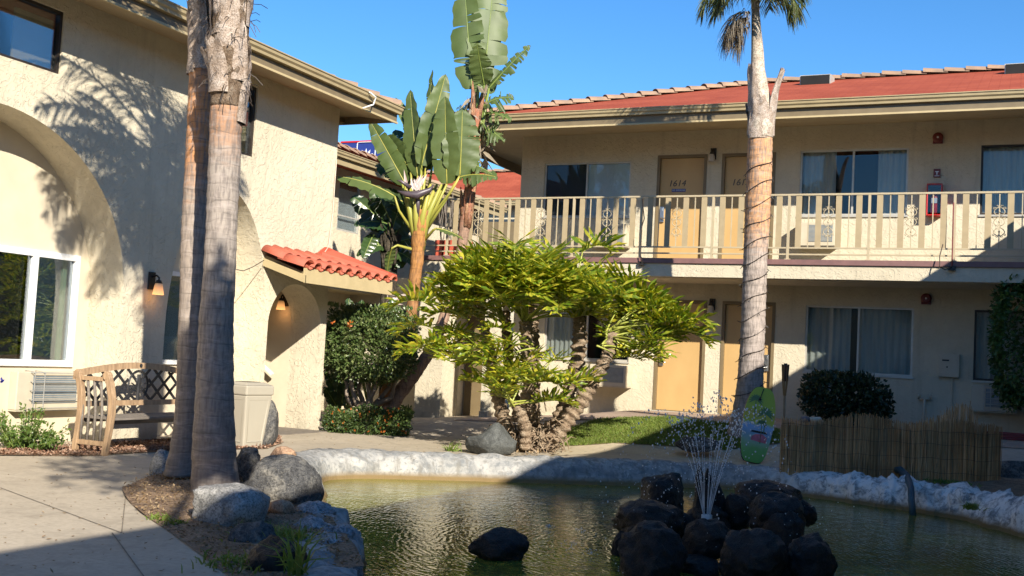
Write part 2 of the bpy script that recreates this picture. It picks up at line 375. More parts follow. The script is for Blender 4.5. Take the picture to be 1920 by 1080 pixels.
def sheet(poly, dz, step=.3, hole=None, amp=0, hfn=gh):
    vs = []; es = []
    def addloop(lp):
        b = len(vs); pts = []
        for i in range(len(lp)):
            a, c = Vector(lp[i]), Vector(lp[(i+1) % len(lp)]); k = max(1, int((c-a).length/step))
            pts += [a+(c-a)*j/k for j in range(k)]
        vs.extend(pts); es.extend([(b+i, b+(i+1) % len(pts)) for i in range(len(pts))])
    addloop(poly)
    if hole: addloop(hole)
    xs = [p[0] for p in poly]; ys = [p[1] for p in poly]
    x = min(xs)+step/2
    while x < max(xs):
        y = min(ys)+step/2
        while y < max(ys):
            if inside(x, y, poly) and not (hole and inside(x, y, hole)): vs.append(Vector((x, y)))
            y += step
        x += step
    v, e, f, *_ = delaunay_2d_cdt(vs, es, [], 0, 1e-4)
    mb = MB(); ff = []
    for t in f:
        cx = sum(v[i].x for i in t)/len(t); cy = sum(v[i].y for i in t)/len(t)
        if inside(cx, cy, poly) and not (hole and inside(cx, cy, hole)): ff.append(tuple(t))
    mb.v = [Vector((p.x, p.y, hfn(p.x, p.y)+dz+(amp*noise.noise(Vector((p.x*2.5, p.y*2.5, 0))) if amp else 0))) for p in v]; mb.f = ff
    return mb
def g3(x, y, dz=0): return Vector((x, y, gh(x, y)+dz))
def gp(px, py):        # photo point on the terrain
    z = 0
    for _ in range(12): p = PZ(px, py, z); z = .5*z+.5*gh(p.x, p.y) if p.y > 0 else 0
    return PZ(px, py, z)
HOLE = offs(PONDS, .22)
g = sheet([(-26, -6), (16, -6), (16, 32), (-26, 32)], 0, .5, HOLE)
struct('ground', g, M['concrete'], True)
far = MB()   # ground goes on to the horizon round the courtyard
for a, b in (((-1500,-1500),(1500,-6)), ((-1500,32),(1500,1500)), ((-1500,-6),(-26,32)), ((16,-6),(1500,32))):
    far.quad((a[0],a[1],-.002),(b[0],a[1],-.002),(b[0],b[1],-.002),(a[0],b[1],-.002))
struct('outer_ground', far, M['soil'])
# pond
pb = MB(); pb.v = [Vector((p.x, p.y, -.75)) for p in offs(PONDS, .4)]; pb.f = [tuple(range(len(pb.v)))]
struct('pond_bed', pb, M['soil'])
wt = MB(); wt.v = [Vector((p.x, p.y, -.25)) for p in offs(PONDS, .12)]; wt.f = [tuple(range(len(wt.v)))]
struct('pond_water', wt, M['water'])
# rim: a rough plaster lip swept round the pond
rm = MB(); n = len(PONDS); prof = [(-.05,-.6),(-.02,-.33),(.0,-.25),(.03,-.17),(.05,-.08),(.10,-.02),(.17,.025),(.26,.045),(.36,.04),(.45,.02),(.50,-.05)]
K = 5; loop = []
for i in range(n):
    a, b = PONDS[i], PONDS[(i+1) % n]
    for j in range(K): loop.append(a+(b-a)*j/K)
lp = len(loop)
for i in range(lp):
    t = (loop[(i+3) % lp]-loop[i-3]).normalized(); nn = Vector((t.y, -t.x)); p = loop[i]
    lft = max(0, min(1, (10.6-p.y)/1.0))*max(0, min(1, (-3.2-p.x)/1.0)); rough = 1.0 + 1.5*max(0, min(1, (p.x+2.8)/1.5)) + .7*lft
    for k, (d, z) in enumerate(prof):
        nz = noise.fractal(Vector((p.x*2.2, p.y*2.2, k*.35)), .9, 2.1, 5)+.35*noise.noise(Vector((p.x*9, p.y*9, k*1.3)))+.5*max(0, min(1, (p.x+3)/1.2))*noise.noise(Vector((p.x*14, p.y*14, k*2.1)))
        nz2 = noise.noise(Vector((p.x*.9, p.y*.9, 5+k*.1)))
        amt = (.035 if z > -.3 else 0)*rough
        q = p + nn*(d + nz*amt + nz2*.05)
        wide = 1.0 + .15*lft
        rm.v.append(Vector((p.x+nn.x*(d*wide+nz*amt), p.y+nn.y*(d*wide+nz*amt), z+(abs(nz)*amt*1.5+nz2*.02*rough if z > -.2 and k < 10 else 0)+gh(p.x, p.y)-(.05*lft if k > 2 else 0))))
for i in range(lp):
    for k in range(len(prof)-1):
        a = i*len(prof)+k; b = ((i+1) % lp)*len(prof)+k; rm.f.append((a, b, b+1, a+1))
struct('pond_rim', rm, M['rim'], True)
# beds and other ground covers, each a sheet above the one below
def P2(*pts): return [Vector((gp(*q).x, gp(*q).y)) for q in pts]
isl = [Vector(v) for v in [tuple(gp(*q)[:2]) for q in [(278,899),(228,918),(235,935),(262,962),(320,1000),(368,1036),(400,1060),(432,1084)]]]
isl += [Vector((-3.7, 4.9)), Vector((-3.55, 5.8)), Vector((-4.2, 6.6)), Vector((-5.0, 7.5)), Vector((-5.5, 8.1)), Vector((-6.1, 8.75)), Vector((-6.9, 9.8)), Vector((-7.5, 10.35)), Vector((-8.0, 10.1))]
def mound(x, y):
    return .10*math.exp(-(((x+6.6)/1.2)**2+((y-8.2)/1.6)**2)) if True else 0
struct('palm_bed_soil', sheet(isl, .008, .12, None, .03, lambda x, y: gh(x, y)+mound(x, y)*min(1, .25+.0)), M['soil'], True)
bed = [Vector((-9.84, 4)), Vector((-9.2, 4))]+P2((0,855),(160,856),(330,846),(500,842),(528,832),(524,820))+[Vector((-9.84, 12.6))]
struct('wall_bed_soil', sheet(bed, .008, .15, None, .02), M['soil'], True)
lawn = P2((1052,838),(1054,806),(1120,801),(1250,799),(1400,800),(1462,806),(1462,846),(1360,846),(1250,838),(1150,832))
lawn_o = struct('lawn_soil', sheet(lawn, .012, .2), M['soil'], True)
sandy = P2((1056,832),(1150,829),(1290,836),(1400,846),(1500,850),(1440,875),(1350,868),(1150,848),(1030,856))
struct('sandy_verge', sheet([v for v in sandy], .006, .25), M['sandcrete'], True)
fb = [Vector((-2.75,14.6)), Vector((-2.4,14.62)), Vector((-1.2,14.5)), Vector((.1,14.1)), Vector((1.0,13.2)), Vector((1.4,14.5)), Vector((0.2,16.2)), Vector((-2.75,15.4))]
struct('reed_bed_soil', sheet(fb, .01, .2, None, .02), M['soil'], True)
wk = [Vector((-8.9, 17.2)), Vector((-6.4, 17.05)), Vector((-3, 17.1)), Vector((2, 17.3)), Vector((2, 19.99)), Vector((-7.4, 19.99)), Vector((-9.2, 19.2))]
struct('rear_walkway', sheet(wk, .010, .25), M['concrete_pink'], True)
M['joint'] = plain('joint_grit', (.24,.20,.15), (.12,.10,.075), .9, 9)
# tooled joints in the near path
def joint(a, b, w=.008):
    mb = MB(); a, b = Vector(a), Vector(b); t = (b-a).normalized(); sd = Vector((-t.y, t.x))*w/2; k = max(1, int((b-a).length/.3)); 
    for i in range(k):
        p, q = a+(b-a)*i/k, a+(b-a)*(i+1)/k
        mb.quad(g3(*(p+sd), .005), g3(*(p-sd), .005), g3(*(q-sd), .005), g3(*(q+sd), .005))
    return mb
jm = MB()
for q in (((0,915),(228,1000)),((210,1000),(355,1200)),((228,1000),(236,925)),((570,845),(500,870))):
    a, b = gp(*q[0]), gp(*q[1]); j = joint((a.x, a.y), (b.x, b.y)); jm.add(j.v, j.f)
struct('path_joints', jm, M['joint'])
# ------------------------------------------------------------------ wall helpers
def cells(u0, u1, w0, w1, holes):
    us = sorted({u0, u1, *[h[i] for h in holes for i in (0, 1) if u0 < h[i] < u1]}); ws = sorted({w0, w1, *[h[i] for h in holes for i in (2, 3) if w0 < h[i] < w1]})
    for a, b in zip(us, us[1:]):
        for c, d in zip(ws, ws[1:]):
            m_, n_ = (a+b)/2, (c+d)/2
            if not any(h[0] < m_ < h[1] and h[2] < n_ < h[3] for h in holes): yield a, b, c, d
def wall_y(mb, x0, x1, z0, z1, y, dep, holes=()):       # faces -y, holes = (xa, xb, za, zb)
    for a, b, c, d in cells(x0, x1, z0, z1, holes): mb.quad((a,y,c),(b,y,c),(b,y,d),(a,y,d))
    for a, b, c, d in holes:
        mb.quad((a,y,c),(a,y,d),(a,y+dep,d),(a,y+dep,c)); mb.quad((b,y,c),(b,y+dep,c),(b,y+dep,d),(b,y,d))
        mb.quad((a,y,c),(a,y+dep,c),(b,y+dep,c),(b,y,c)); mb.quad((a,y,d),(b,y,d),(b,y+dep,d),(a,y+dep,d))
def wall_x(mb, y0, y1, z0, z1, x, dep, holes=()):       # faces +x
    for a, b, c, d in cells(y0, y1, z0, z1, holes): mb.quad((x,a,c),(x,b,c),(x,b,d),(x,a,d))
    for a, b, c, d in holes:
        mb.quad((x,a,c),(x,a,d),(x-dep,a,d),(x-dep,a,c)); mb.quad((x,b,c),(x-dep,b,c),(x-dep,b,d),(x,b,d))
        mb.quad((x,a,c),(x-dep,a,c),(x-dep,b,c),(x,b,c)); mb.quad((x,a,d),(x,b,d),(x-dep,b,d),(x-dep,a,d))
def frame_y(x0, x1, z0, z1, y, w=.05, d=.06, mull=()):
    mb = MB(); mb.box((x0,y,z0),(x0+w,y+d,z1)); mb.box((x1-w,y,z0),(x1,y+d,z1)); mb.box((x0+w,y,z0),(x1-w,y+d,z0+w)); mb.box((x0+w,y,z1-w),(x1-w,y+d,z1))
    for q in mull: mb.box((q-w/2,y-.004,z0+w),(q+w/2,y+d,z1-w))
    return mb
def frame_x(y0, y1, z0, z1, x, w=.05, d=.06, mull=()):
    mb = MB(); mb.box((x-d,y0,z0),(x,y0+w,z1)); mb.box((x-d,y1-w,z0),(x,y1,z1)); mb.box((x-d,y0+w,z0),(x,y1-w,z0+w)); mb.box((x-d,y0+w,z1-w),(x,y1-w,z1))
    for q in mull: mb.box((x-d,q-w/2,z0+w),(x+.004,q+w/2,z1-w))
    return mb
def drape(x0, x1, z0, z1, y, pleat=.09, amp=.02):
    mb = MB(); k = max(8, int((x1-x0)/.012)); ph = random.random()*6
    for i in range(k+1):
        x = x0+(x1-x0)*i/k; a = amp*(math.sin(2*PI*x/pleat+ph)+.5*math.sin(2*PI*x/(pleat*2.7)+ph*2)); mb.v += [Vector((x, y+a, z0)), Vector((x, y+a*.6, z1))]
    for i in range(k): mb.f.append((2*i, 2*i+2, 2*i+3, 2*i+1))
    return mb
def tile_run(mb, a, b, r=.13, k=None, lift=.05):    # overlapping half-round cap tiles from a to b
    a, b = Vector(a), Vector(b); L = (b-a).length; k = k or int(L/.36); t = (b-a)/L; sd = t.cross(Vector((0,0,1))).normalized(); up = sd.cross(t)
    for i in range(k):
        p = a+t*(L*i/k); q = a+t*(L*(i+1.18)/k); jz = random.uniform(-.006, .006)
        base = len(mb.v); m_ = 8; sc = random.uniform(.94, 1.05)
        for e, rr, lf in ((p, r*1.08*sc, lift+.02), (q, r*.9*sc, lift-.012)):
            for s_ in (0, 1):
                for j in range(m_+1):
                    an = PI*j/m_; R2 = rr-(.02 if s_ else 0)
                    mb.v.append(e+sd*math.cos(an)*R2+up*(math.sin(an)*R2*.75+lf-.05+jz))
        o1, i1, o2, i2 = base, base+m_+1, base+2*(m_+1), base+3*(m_+1)
        for j in range(m_):
            mb.f += [(o1+j, o1+j+1, o2+j+1, o2+j), (o1+j, i1+j, i1+j+1, o1+j+1), (o2+j, o2+j+1, i2+j+1, i2+j)]
def gutter(mb, a, b, out, h=.12, w=.11):            # K-profile gutter, out = unit vector away from the wall
    a, b, out = Vector(a), Vector(b), Vector(out); z = Vector((0,0,1))
    pr = [(0, 0), (.07, 0), (.075, .035), (.10, .06), (.105, h-.02), (w+.01, h-.015), (w+.01, h), (w-.02, h), (.09, .07), (.06, .015), (0, .015)]
    mb.prism([a+out*u+z*v for u, v in pr], b-a)
# ------------------------------------------------------------------ rear building
YB = 20.0; F1, F2 = .45, 3.17; XC = -9.12; XR = 3.2
bld = Thing('motel_building', 'cream stucco two-storey motel building with red roof and long balcony walkway behind the pond', 'building', (-3, YB, .4))
def bx_(x0, y0, x1, y1, Y=YB): a = PY(x0, (y0+y1)/2, Y); b = PY(x1, (y0+y1)/2, Y); return a.x, b.x
def xr(px, py): return PY(px, py, YB).x
U1 = (xr(1020,340), xr(1182,340), 4.12, 5.20); U2 = (xr(1500,320), xr(1703,320), 4.12, 5.31); U3 = (xr(1839,320), xr(1839,320)+1.9, 4.12, 5.31)
L0 = (xr(1020,640), xr(1180,640), 1.33, 2.51); L1 = (xr(1509,640), xr(1712,640), 1.33, 2.51); L2 = (xr(1826,640), xr(1826,640)+1.85, 1.33, 2.51)
D1 = (xr(1229,400), xr(1322,400), F2, 5.29); D2 = (xr(1350,400), xr(1451,400), F2, 5.29)
E1 = (xr(1229,640), xr(1323,640), F1, 2.54); E2 = (xr(1352,640), xr(1452,640), F1, 2.54)
wl = MB()
wall_y(wl, XC, XR, F1-.6, 5.9, YB, .12, [U1, U2, U3, L0, L1, L2, D1, D2, E1, E2])
wl.quad((XC,YB,F1-.6),(XC,YB,5.9),(XC,30,5.9),(XC,30,F1-.6)); wl.quad((XC,30,F1-.6),(XR,30,F1-.6),(XR,30,5.9),(XC,30,5.9)); wl.quad((XR,30,F1-.6),(XR,YB,F1-.6),(XR,YB,5.9),(XR,30,5.9))
bld.part('wall', wl, M['stucco_back'])
# ground-floor fascia panel, walkway slab, mauve edge
SX0 = PY(783, 500, 18.6).x
sb = MB(); sb.box((SX0, 18.6, 2.86), (XR, 18.72, 3.09)); sb.box((SX0, 18.72, 2.98), (XR, YB-.004, 3.165)); sb.box((SX0,19.99,2.86),(XC-.004,24,3.165))
bld.part('walkway_slab', sb, M['stucco_back'])
e = MB(); e.box((SX0-.02, 18.565, 3.093), (XR, 18.78, 3.18)); bld.part('slab_edge', e, M['purple'])
sf = MB(); sf.box((SX0+.02, 18.725, 2.85), (XR, YB-.004, 2.975)); bld.part('walkway_ceiling', sf, M['stucco_back'])
# end wall under the left end of the walkway: two piers, dark stair opening between
pw = MB(); z0 = -.1
pw.box((PY(779,700,18.6).x, 18.62, z0), (PY(827,700,18.6).x, 19.1, 2.856)); pw.box((PY(903,700,18.6).x, 18.62, z0), (PY(924,700,18.6).x, 18.9, 2.856))
pw.box((PY(850,700,19.9).x, 19.7, z0), (PY(868,700,19.9).x, 19.95, 2.856)); pw.box((-13, 19.985, z0), (-9.3, 20.2, 2.84))
pw.box((PY(905,780,18.5).x-.06, 18.45, z0), (PY(905,780,18.5).x+.12, 18.62, .27)); pw.box((SX0, 18.63, 2.6), (XC+.3, 18.74, 2.855))
bld.part('stair_pier', pw, M['stucco_back'])
dk = MB(); dk.box((-10.1, 19.93, .0), (-9.35, 19.98, 2.3)); bld.part('stair_opening', dk, M['frame_dark'])
# roof: hip at the left end
EY, EX, ZE = 18.42, -10.55, 5.80
rf = MB(); RX, RY, RZ = EX+5.45, EY+5.45, ZE+1.80
yb2 = EY+10.9; xr2 = 22
rf.quad((EX,EY,ZE),(xr2,EY,ZE),(xr2,RY,RZ),(RX,RY,RZ)); rf.add([(EX,EY,ZE),(RX,RY,RZ),(EX,yb2,ZE)], [(0,1,2)]); rf.quad((EX,yb2,ZE),(RX,RY,RZ),(xr2,RY,RZ),(xr2,yb2,ZE))
roof = bld.part('roof', rf, M['shingle'])
ct = MB(); tile_run(ct, (RX,RY,RZ), (xr2-10,RY,RZ), .14, 42); tile_run(ct, (EX,EY,ZE), (RX,RY,RZ), .14, 20); bld.part('ridge_tile', ct, M['captile'], parent=roof)
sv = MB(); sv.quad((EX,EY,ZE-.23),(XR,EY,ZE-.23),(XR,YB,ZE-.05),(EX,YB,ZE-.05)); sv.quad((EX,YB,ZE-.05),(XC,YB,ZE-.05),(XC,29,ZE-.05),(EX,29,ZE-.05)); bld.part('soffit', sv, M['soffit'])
fa = MB(); fa.box((EX,EY-.03,ZE-.25),(XR,EY,ZE-.02)); fa.box((EX-.03,EY-.03,ZE-.25),(EX,yb2,ZE-.02)); bld.part('fascia', fa, M['trim'])
f2 = MB(); f2.box((EX,EY-.045,ZE-.265),(XR,EY-.005,ZE-.235)); bld.part('fascia_bead', f2, M['trim_light'])
gt = MB(); gutter(gt, (EX,EY-.03,ZE-.10), (XR,EY-.03,ZE-.10), (0,-1,0)); bld.part('gutter', gt, M['gutter'])
for px, w_ in ((1534, .62), (1921, .7)):            # roof vents near the ridge
    c = PY(px, 152 if px < 1600 else 130, RY-.75); zz = ZE+(RY-.75-EY)*.33
    v = MB(); v.prism([(c.x-w_/2,RY-1.1,zz-.16),(c.x-w_/2,RY-1.12,zz+.08),(c.x-w_/2,RY-.6,zz+.12),(c.x-w_/2,RY-.6,zz-.1)], (w_,0,0))
    h = bld.part('roof_vent', v, M['alu']); d = MB(); d.box((c.x-w_/2+.02, RY-1.15, zz-.15), (c.x+w_/2-.02, RY-1.122, zz+.06)); bld.part('vent_mouth', d, M['dark'], parent=h)
def door_part(b, H, hinge_right, num=None, sign=False, dy=YB):
    x0, x1, z0, z1 = H
    f = MB(); f.box((x0,dy-.012,z0),(x0+.055,dy+.10,z1)); f.box((x1-.055,dy-.012,z0),(x1,dy+.10,z1)); f.box((x0+.055,dy-.012,z1-.055),(x1-.055,dy+.10,z1)); f.box((x0+.055,dy-.0,z0),(x1-.055,dy+.09,z0+.02))
    lf = MB(); lf.box((x0+.058,dy+.05,z0+.022),(x1-.058,dy+.09,z1-.058))
    d = b.part('door', lf, M['door']); b.part('door_frame', f, M['frame_dark'], parent=d)
    lx = x1-.135 if hinge_right else x0+.12
    lk = MB(); lk.box((lx-.04,dy+.012,z0+.84),(lx+.04,dy+.05,z0+1.14)); lk.cbox((lx,dy+.008,z0+1.08),(.04,.012,.06))
    b.part('door_lock', lk, M['chrome'], parent=d, bevel=.006)
    hd = MB(); sgn = -1 if hinge_right else 1; hd.tube([(lx,dy+.012,z0+.91),(lx,dy-.03,z0+.91),(lx+sgn*.11,dy-.035,z0+.91)], .011, 8); hd.ball((lx,dy,z0+.91),.022); b.part('handle', hd, M['chrome'], parent=d, smooth=True)
    th = MB(); th.box((x0,dy-.05,z0-.03),(x1,dy+.02,z0+.006)); b.part('threshold', th, M['alu'], parent=d)
    return d
def text_mesh(s, size, loc, mat, parent=None, rotz=0, depth_=.004, shear=0, name='lettering', inv=None, align='CENTER'):
    c = bpy.data.curves.new(name, 'FONT'); c.body = s; c.size = size; c.extrude = depth_; c.shear = shear; c.align_x = align; c.align_y = 'CENTER'
    t = bpy.data.objects.new('t', c); COL.objects.link(t); bpy.context.view_layer.update()
    me = bpy.data.meshes.new_from_object(t.evaluated_get(bpy.context.evaluated_depsgraph_get())); bpy.data.objects.remove(t)
    mtx = Matrix.Translation(Vector(loc)) @ Matrix.Rotation(rotz, 4, 'Z') @ Matrix.Rotation(PI/2, 4, 'X'); me.transform(mtx)
    me.materials.clear(); me.materials.append(mat); me.name = name
    o = bpy.data.objects.new(name, me); COL.objects.link(o)
    if parent is not None:
        o.parent = parent
        if inv is not None: o.matrix_parent_inverse = inv
    return o
M['ink'] = plain('door_number', (.09,.07,.05), None, .5); M['blue'] = plain('blue_sign', (.02,.04,.22), None, .5); M['signwhite'] = plain('sign_white', (.75,.78,.82), None, .5)
d1 = door_part(bld, D1, False); d2 = door_part(bld, D2, True); door_part(bld, E1, False); d4 = door_part(bld, E2, True)
for d, H, s in ((d1, D1, '1614'), (d2, D2, '1615')):
    c = (H[0]+H[1])/2-(.08 if d is d1 else .13); text_mesh(s, .17, (c-.02, YB+.046, 4.75), M['ink'], d, 0, .003, .22, 'door_number')
def plate(H, z, d):
    c = (H[0]+H[1])/2-.06; pm = MB(); pm.cbox((c, YB+.044, z), (.27, .008, .055)); p_ = bld.part('door_sign', pm, M['blue'], parent=d); text_mesh('NO SMOKING', .04, (c, YB+.038, z), M['signwhite'], p_, 0, .001)
plate(D1, 4.62, d1)
def window_part(b, H, kind, mull=.5, dy=YB):
    x0, x1, z0, z1 = H; mx = x0+(x1-x0)*mull
    w_ = b.part('window', frame_y(x0, x1, z0, z1, dy+.03, .034, .05, [mx]), M['alu'] if kind != 'bronze' else M['bronze'])
    g1 = MB(); g1.box((x0+.028,dy+.055,z0+.028),(mx-.014,dy+.059,z1-.028)); g2 = MB(); g2.box((mx+.014,dy+.045,z0+.028),(x1-.028,dy+.049,z1-.028))
    b.part('pane', g1, M['glass_dark'] if kind == 'blind' else M['glass'], parent=w_); b.part('pane', g2, M['glass'], parent=w_)
    bk = MB(); bk.box((x0-.02,dy+.7,z0-.02),(x1+.02,dy+.72,z1+.02)); bk.box((x0-.04,dy+.121,z0-.05),(x0-.02,dy+.7,z1+.05)); bk.box((x1+.02,dy+.121,z0-.05),(x1+.04,dy+.7,z1+.05)); b.part('room_dark', bk, M['dark'], parent=w_)
    si = MB(); si.box((x0-.02,dy-.03,z0-.035),(x1+.02,dy+.03,z0-.002)); b.part('window_sill', si, M['alu'], parent=w_)
    return w_
def drapes(w_, spans, z0, z1, mat='curtain', dy=YB+.16, pl=.1):
    for a, c in spans: bld.part('curtain', drape(a, c, z0, z1, dy, pl), M[mat], parent=w_, smooth=True)
w1 = window_part(bld, U1, 'blind'); bl = MB(); bl.box((U1[0]+.02,YB+.09,U1[2]),(U1[1]-.02,YB+.095,U1[3])); bld.part('roller_blind', bl, M['blind'], parent=w1)
w2 = window_part(bld, U2, 'c'); L = U2[1]-U2[0]; drapes(w2, [(U2[0], U2[0]+.33*L), (U2[0]+.72*L, U2[1])], U2[2], U2[3])
w3 = window_part(bld, U3, 'bronze', .6); drapes(w3, [(U3[0], U3[1])], U3[2], U3[3], 'curtain')
w4 = window_part(bld, L0, 'c'); drapes(w4, [(L0[0], L0[0]+.6)], L0[2], L0[3])
w5 = window_part(bld, L1, 'c'); drapes(w5, [(L1[0], L1[0]+.42*(L1[1]-L1[0])), (L1[0]+.5*(L1[1]-L1[0]), L1[1])], L1[2], L1[3], 'curtain', YB+.16, .12)
w6 = window_part(bld, L2, 'bronze', .6); drapes(w6, [(L2[0], L2[1])], L2[2], L2[3], 'curtain', YB+.18, .11)
# ------------------------------------------------------------------ balcony railing
RYY = 18.66
rl = Thing('balcony_railing', 'cream metal railing with flat boards and scrollwork along the upper walkway', 'railing', (-3, RYY, 3.18))
x = MB(); x.bar((PY(805,372,RYY).x, RYY, 4.285), (XR, RYY, 4.285), .045, .03); rl.part('top_rail', x, M['rail'])
for z in (3.385, 3.275):
    x = MB(); x.bar((PY(805,372,RYY).x, RYY, z), (XR, RYY, z), .03, .025); rl.part('bottom_rail', x, M['rail'])
bay = 1.30; xp0 = -3.51-bay*5
for i in range(0, 11):
    a = xp0+i*bay
    if a > XR: break
    if a > -10.45:
        p = MB(); p.box((a-.02, RYY-.02, 3.17), (a+.02, RYY+.02, 4.27)); p.cbox((a, RYY, 3.19), (.09,.07,.02)); rl.part('post', p, M['rail'])
    for k in range(1, 8):
        xx = a+bay*k/8
        if xx < -10.4 or xx > XR: continue
        p = MB()
        if k % 2: p.box((xx-.047, RYY-.012, 3.397), (xx+.047, RYY+.012, 4.27)); rl.part('flat_board', p, M['flat_rail'])
        else:
            p.box((xx-.008, RYY-.008, 3.397), (xx+.008, RYY+.008, 4.27)); rl.part('baluster', p, M['rail'])
            if k == 4:
                s_ = MB()
                for zc in (3.66, 3.82, 3.98):
                    for sg in (-1, 1):
                        pts = [(xx+sg*(.012+.075*math.sin(t*PI)**.8*(1-.25*t)), RYY, zc-.07+.14*t) for t in [j/10 for j in range(11)]]
                        s_.tube(pts, .007, 5)
                        pts = [(xx+sg*(.075-.028*math.cos(t)*(1-t/9)), RYY, zc+.07*sg*0+.02*math.sin(t)*(1-t/9)+(.05 if zc > 3.8 else -.05)) for t in [j*.7 for j in range(9)]]
                        s_.tube(pts, .0055, 5)
                    s_.ball((xx, RYY-.01, zc), .016, 6, 4)
                for sg in (-1, 1):
                    s_.tube([(xx, RYY, 4.03), (xx+sg*.03, RYY, 4.08), (xx+sg*.055, RYY, 4.07)], .007, 5); s_.tube([(xx, RYY, 3.62), (xx+sg*.03, RYY, 3.575), (xx+sg*.055, RYY, 3.585)], .007, 5)
                rl.part('scroll_ornament', s_, M['rail'], smooth=True)
# ------------------------------------------------------------------ left wing with arcade
LX = -9.84; Y1 = 14.5
wg = Thing('arcade_building', 'cream stucco wing on the left with big arches and a sloping tan gutter', 'building', (LX, 10, 0))
def arc(yc, a, b, z0):
    def f(y):
        t = (y-yc)/a
        return None if abs(t) >= 1 else z0+b*math.sqrt(1-t*t)
    return f
ARCS = [(8.12, 2.02, 1.92, 1.78), (11.93, 1.03, 1.95, 1.45), (13.68, .665, .64, 1.58), (3.2, 2.02, 1.92, 1.78)]
W1 = (6.3, 8.93, 4.2, 4.92); W2 = (11.45, PX(481,215,LX).y, PX(478,296,LX).z, 4.92)
wm = MB(); ZM = 3.85; DEP = .55
wall_x(wm, 1.0, Y1, ZM, 5.2, LX, .12, [W1, W2])
ys = sorted(set([1.0, Y1]+[round(yc+s_*a*math.sin(k*PI/2/18), 5) for yc, a, b, z0 in ARCS for k in range(19) for s_ in (-1, 1)]))
def low(y):
    for yc, a, b, z0 in ARCS:
        if abs(y-yc) < a: return arc(yc, a, b, z0)(y) or 0
    return -.1
for a, b in zip(ys, ys[1:]):
    m_ = (a+b)/2; hit = [q for q in ARCS if abs(m_-q[0]) < q[1]]
    if hit:
        yc, aa, bb, z0 = hit[0]; fz = lambda y: z0+bb*math.sqrt(max(0, 1-((y-yc)/aa)**2))
        za, zb = fz(a), fz(b); wm.quad((LX,a,za),(LX,b,zb),(LX,b,ZM),(LX,a,ZM))
        wm.quad((LX,a,za),(LX-DEP,a,za),(LX-DEP,b,zb),(LX,b,zb))
    else: wm.quad((LX,a,-.1),(LX,b,-.1),(LX,b,ZM),(LX,a,ZM))
for yc, aa, bb, z0 in ARCS:
    for y in (yc-aa, yc+aa): wm.quad((LX,y,-.1),(LX,y,z0),(LX-DEP,y,z0),(LX-DEP,y,-.1))
wm.quad((LX,Y1,-.1),(LX,Y1,5.2),(-20,Y1,5.2),(-20,Y1,-.1)); wm.quad((LX,1.0,-.1),(-20,1.0,-.1),(-20,1.0,5.2),(LX,1.0,5.2))
wg.part('wall', wm, M['stucco'])
# smooth recessed wall behind the arches
IX = LX-DEP; pm = MB(); WA = (PX(-60,560,IX).y, PX(142,560,IX).y, .90, 2.25)
WB = (PX(306,600,IX).y-.35, PX(306,600,IX).y+.62, PX(320,683,IX).z, PX(320,508,IX).z)
wall_x(pm, 1.0, 13.0, -.1, ZM, IX+.001, .10, [WA, WB]); wg.part('recess_wall', pm, M['plaster'])
pp = MB()     # porch behind the small arch
pp.quad((IX,14.345,-.1),(-12,14.345,-.1),(-12,14.345,2.9),(IX,14.345,2.9)); pp.quad((-12,13.0,-.1),(-12,13.0,2.9),(-12,14.345,2.9),(-12,14.345,-.1)); pp.quad((IX,13.02,-.1),(-12,13.02,-.1),(-12,13.02,2.9),(IX,13.02,2.9)); pp.quad((IX,13.0,2.6),(-12,13.0,2.6),(-12,14.4,2.6),(IX,14.4,2.6))
wg.part('porch_wall', pp, M['plaster'])
hr = MB(); a, b = PY(494,686,14.2), PY(511,702,14.2); d = (b-a).normalized(); hr.bar(a-d*.6, b, .05, .04); wg.part('handrail', hr, M['white'])
pf = MB(); pf.box((-12,13.0,-.05),(LX+.25,14.34,.014)); wg.part('porch_floor', pf, M['greywood'])
def window_x(b, H, x, mat, mull, w=.06, glass='glass', curt=None):
    y0, y1, z0, z1 = H; w_ = b.part('window', frame_x(y0, y1, z0, z1, x, w, .07, mull), M[mat]); g_ = MB(); g_.box((x-.045,y0+w,z0+w),(x-.04,y1-w,z1-w)); b.part('pane', g_, M[glass], parent=w_)
    k = MB(); k.box((x-.8,y0-.02,z0-.02),(x-.78,y1+.02,z1+.02)); b.part('room_dark', k, M['dark'], parent=w_)
    return w_
wa = window_x(wg, WA, IX+.035, 'white', [PX(58,560,IX).y], .075)
k = MB(); yy = PX(112,560,IX-.12).y; k.box((IX-.13,yy,WA[2]+.07),(IX-.10,WA[1]-.07,WA[3]-.07)); wg.part('curtain', k, M['greencurtain'], parent=wa)
k = MB(); k.box((IX-.06,WA[0]+.07,WA[2]+.07),(IX-.05,PX(46,560,IX).y,WA[3]-.07)); wg.part('insect_screen', k, M['black'], parent=wa)
window_x(wg, WB, IX+.035, 'white', [], .06, 'glass')
window_x(wg, W1, LX-.03, 'bronze', [], .035); window_x(wg, W2, LX-.03, 'bronze', [], .035)
for H in (W1, W2):
    k = MB(); k.box((LX-.16, H[1]-.55, H[2]), (LX-.14, H[1]-.03, H[3]-.1)); wg.part('window_panel', k, M['trim_light'])
FX = -9.16; ZL = 5.20
fm = MB(); fm.box((FX-.03,1.0,ZL-.22),(FX,15.1,ZL)); fm.box((-20,15.1,ZL-.22),(FX,15.13,ZL)); wg.part('fascia', fm, M['trim'])
fm = MB(); fm.box((FX-.015,1.0,ZL-.24),(FX+.015,15.14,ZL-.21)); wg.part('fascia_bead', fm, M['trim_light'])
gm = MB(); gutter(gm, (FX,1.0,ZL-.09), (FX,15.15,ZL-.09), (1,0,0)); wg.part('gutter', gm, M['gutter'])
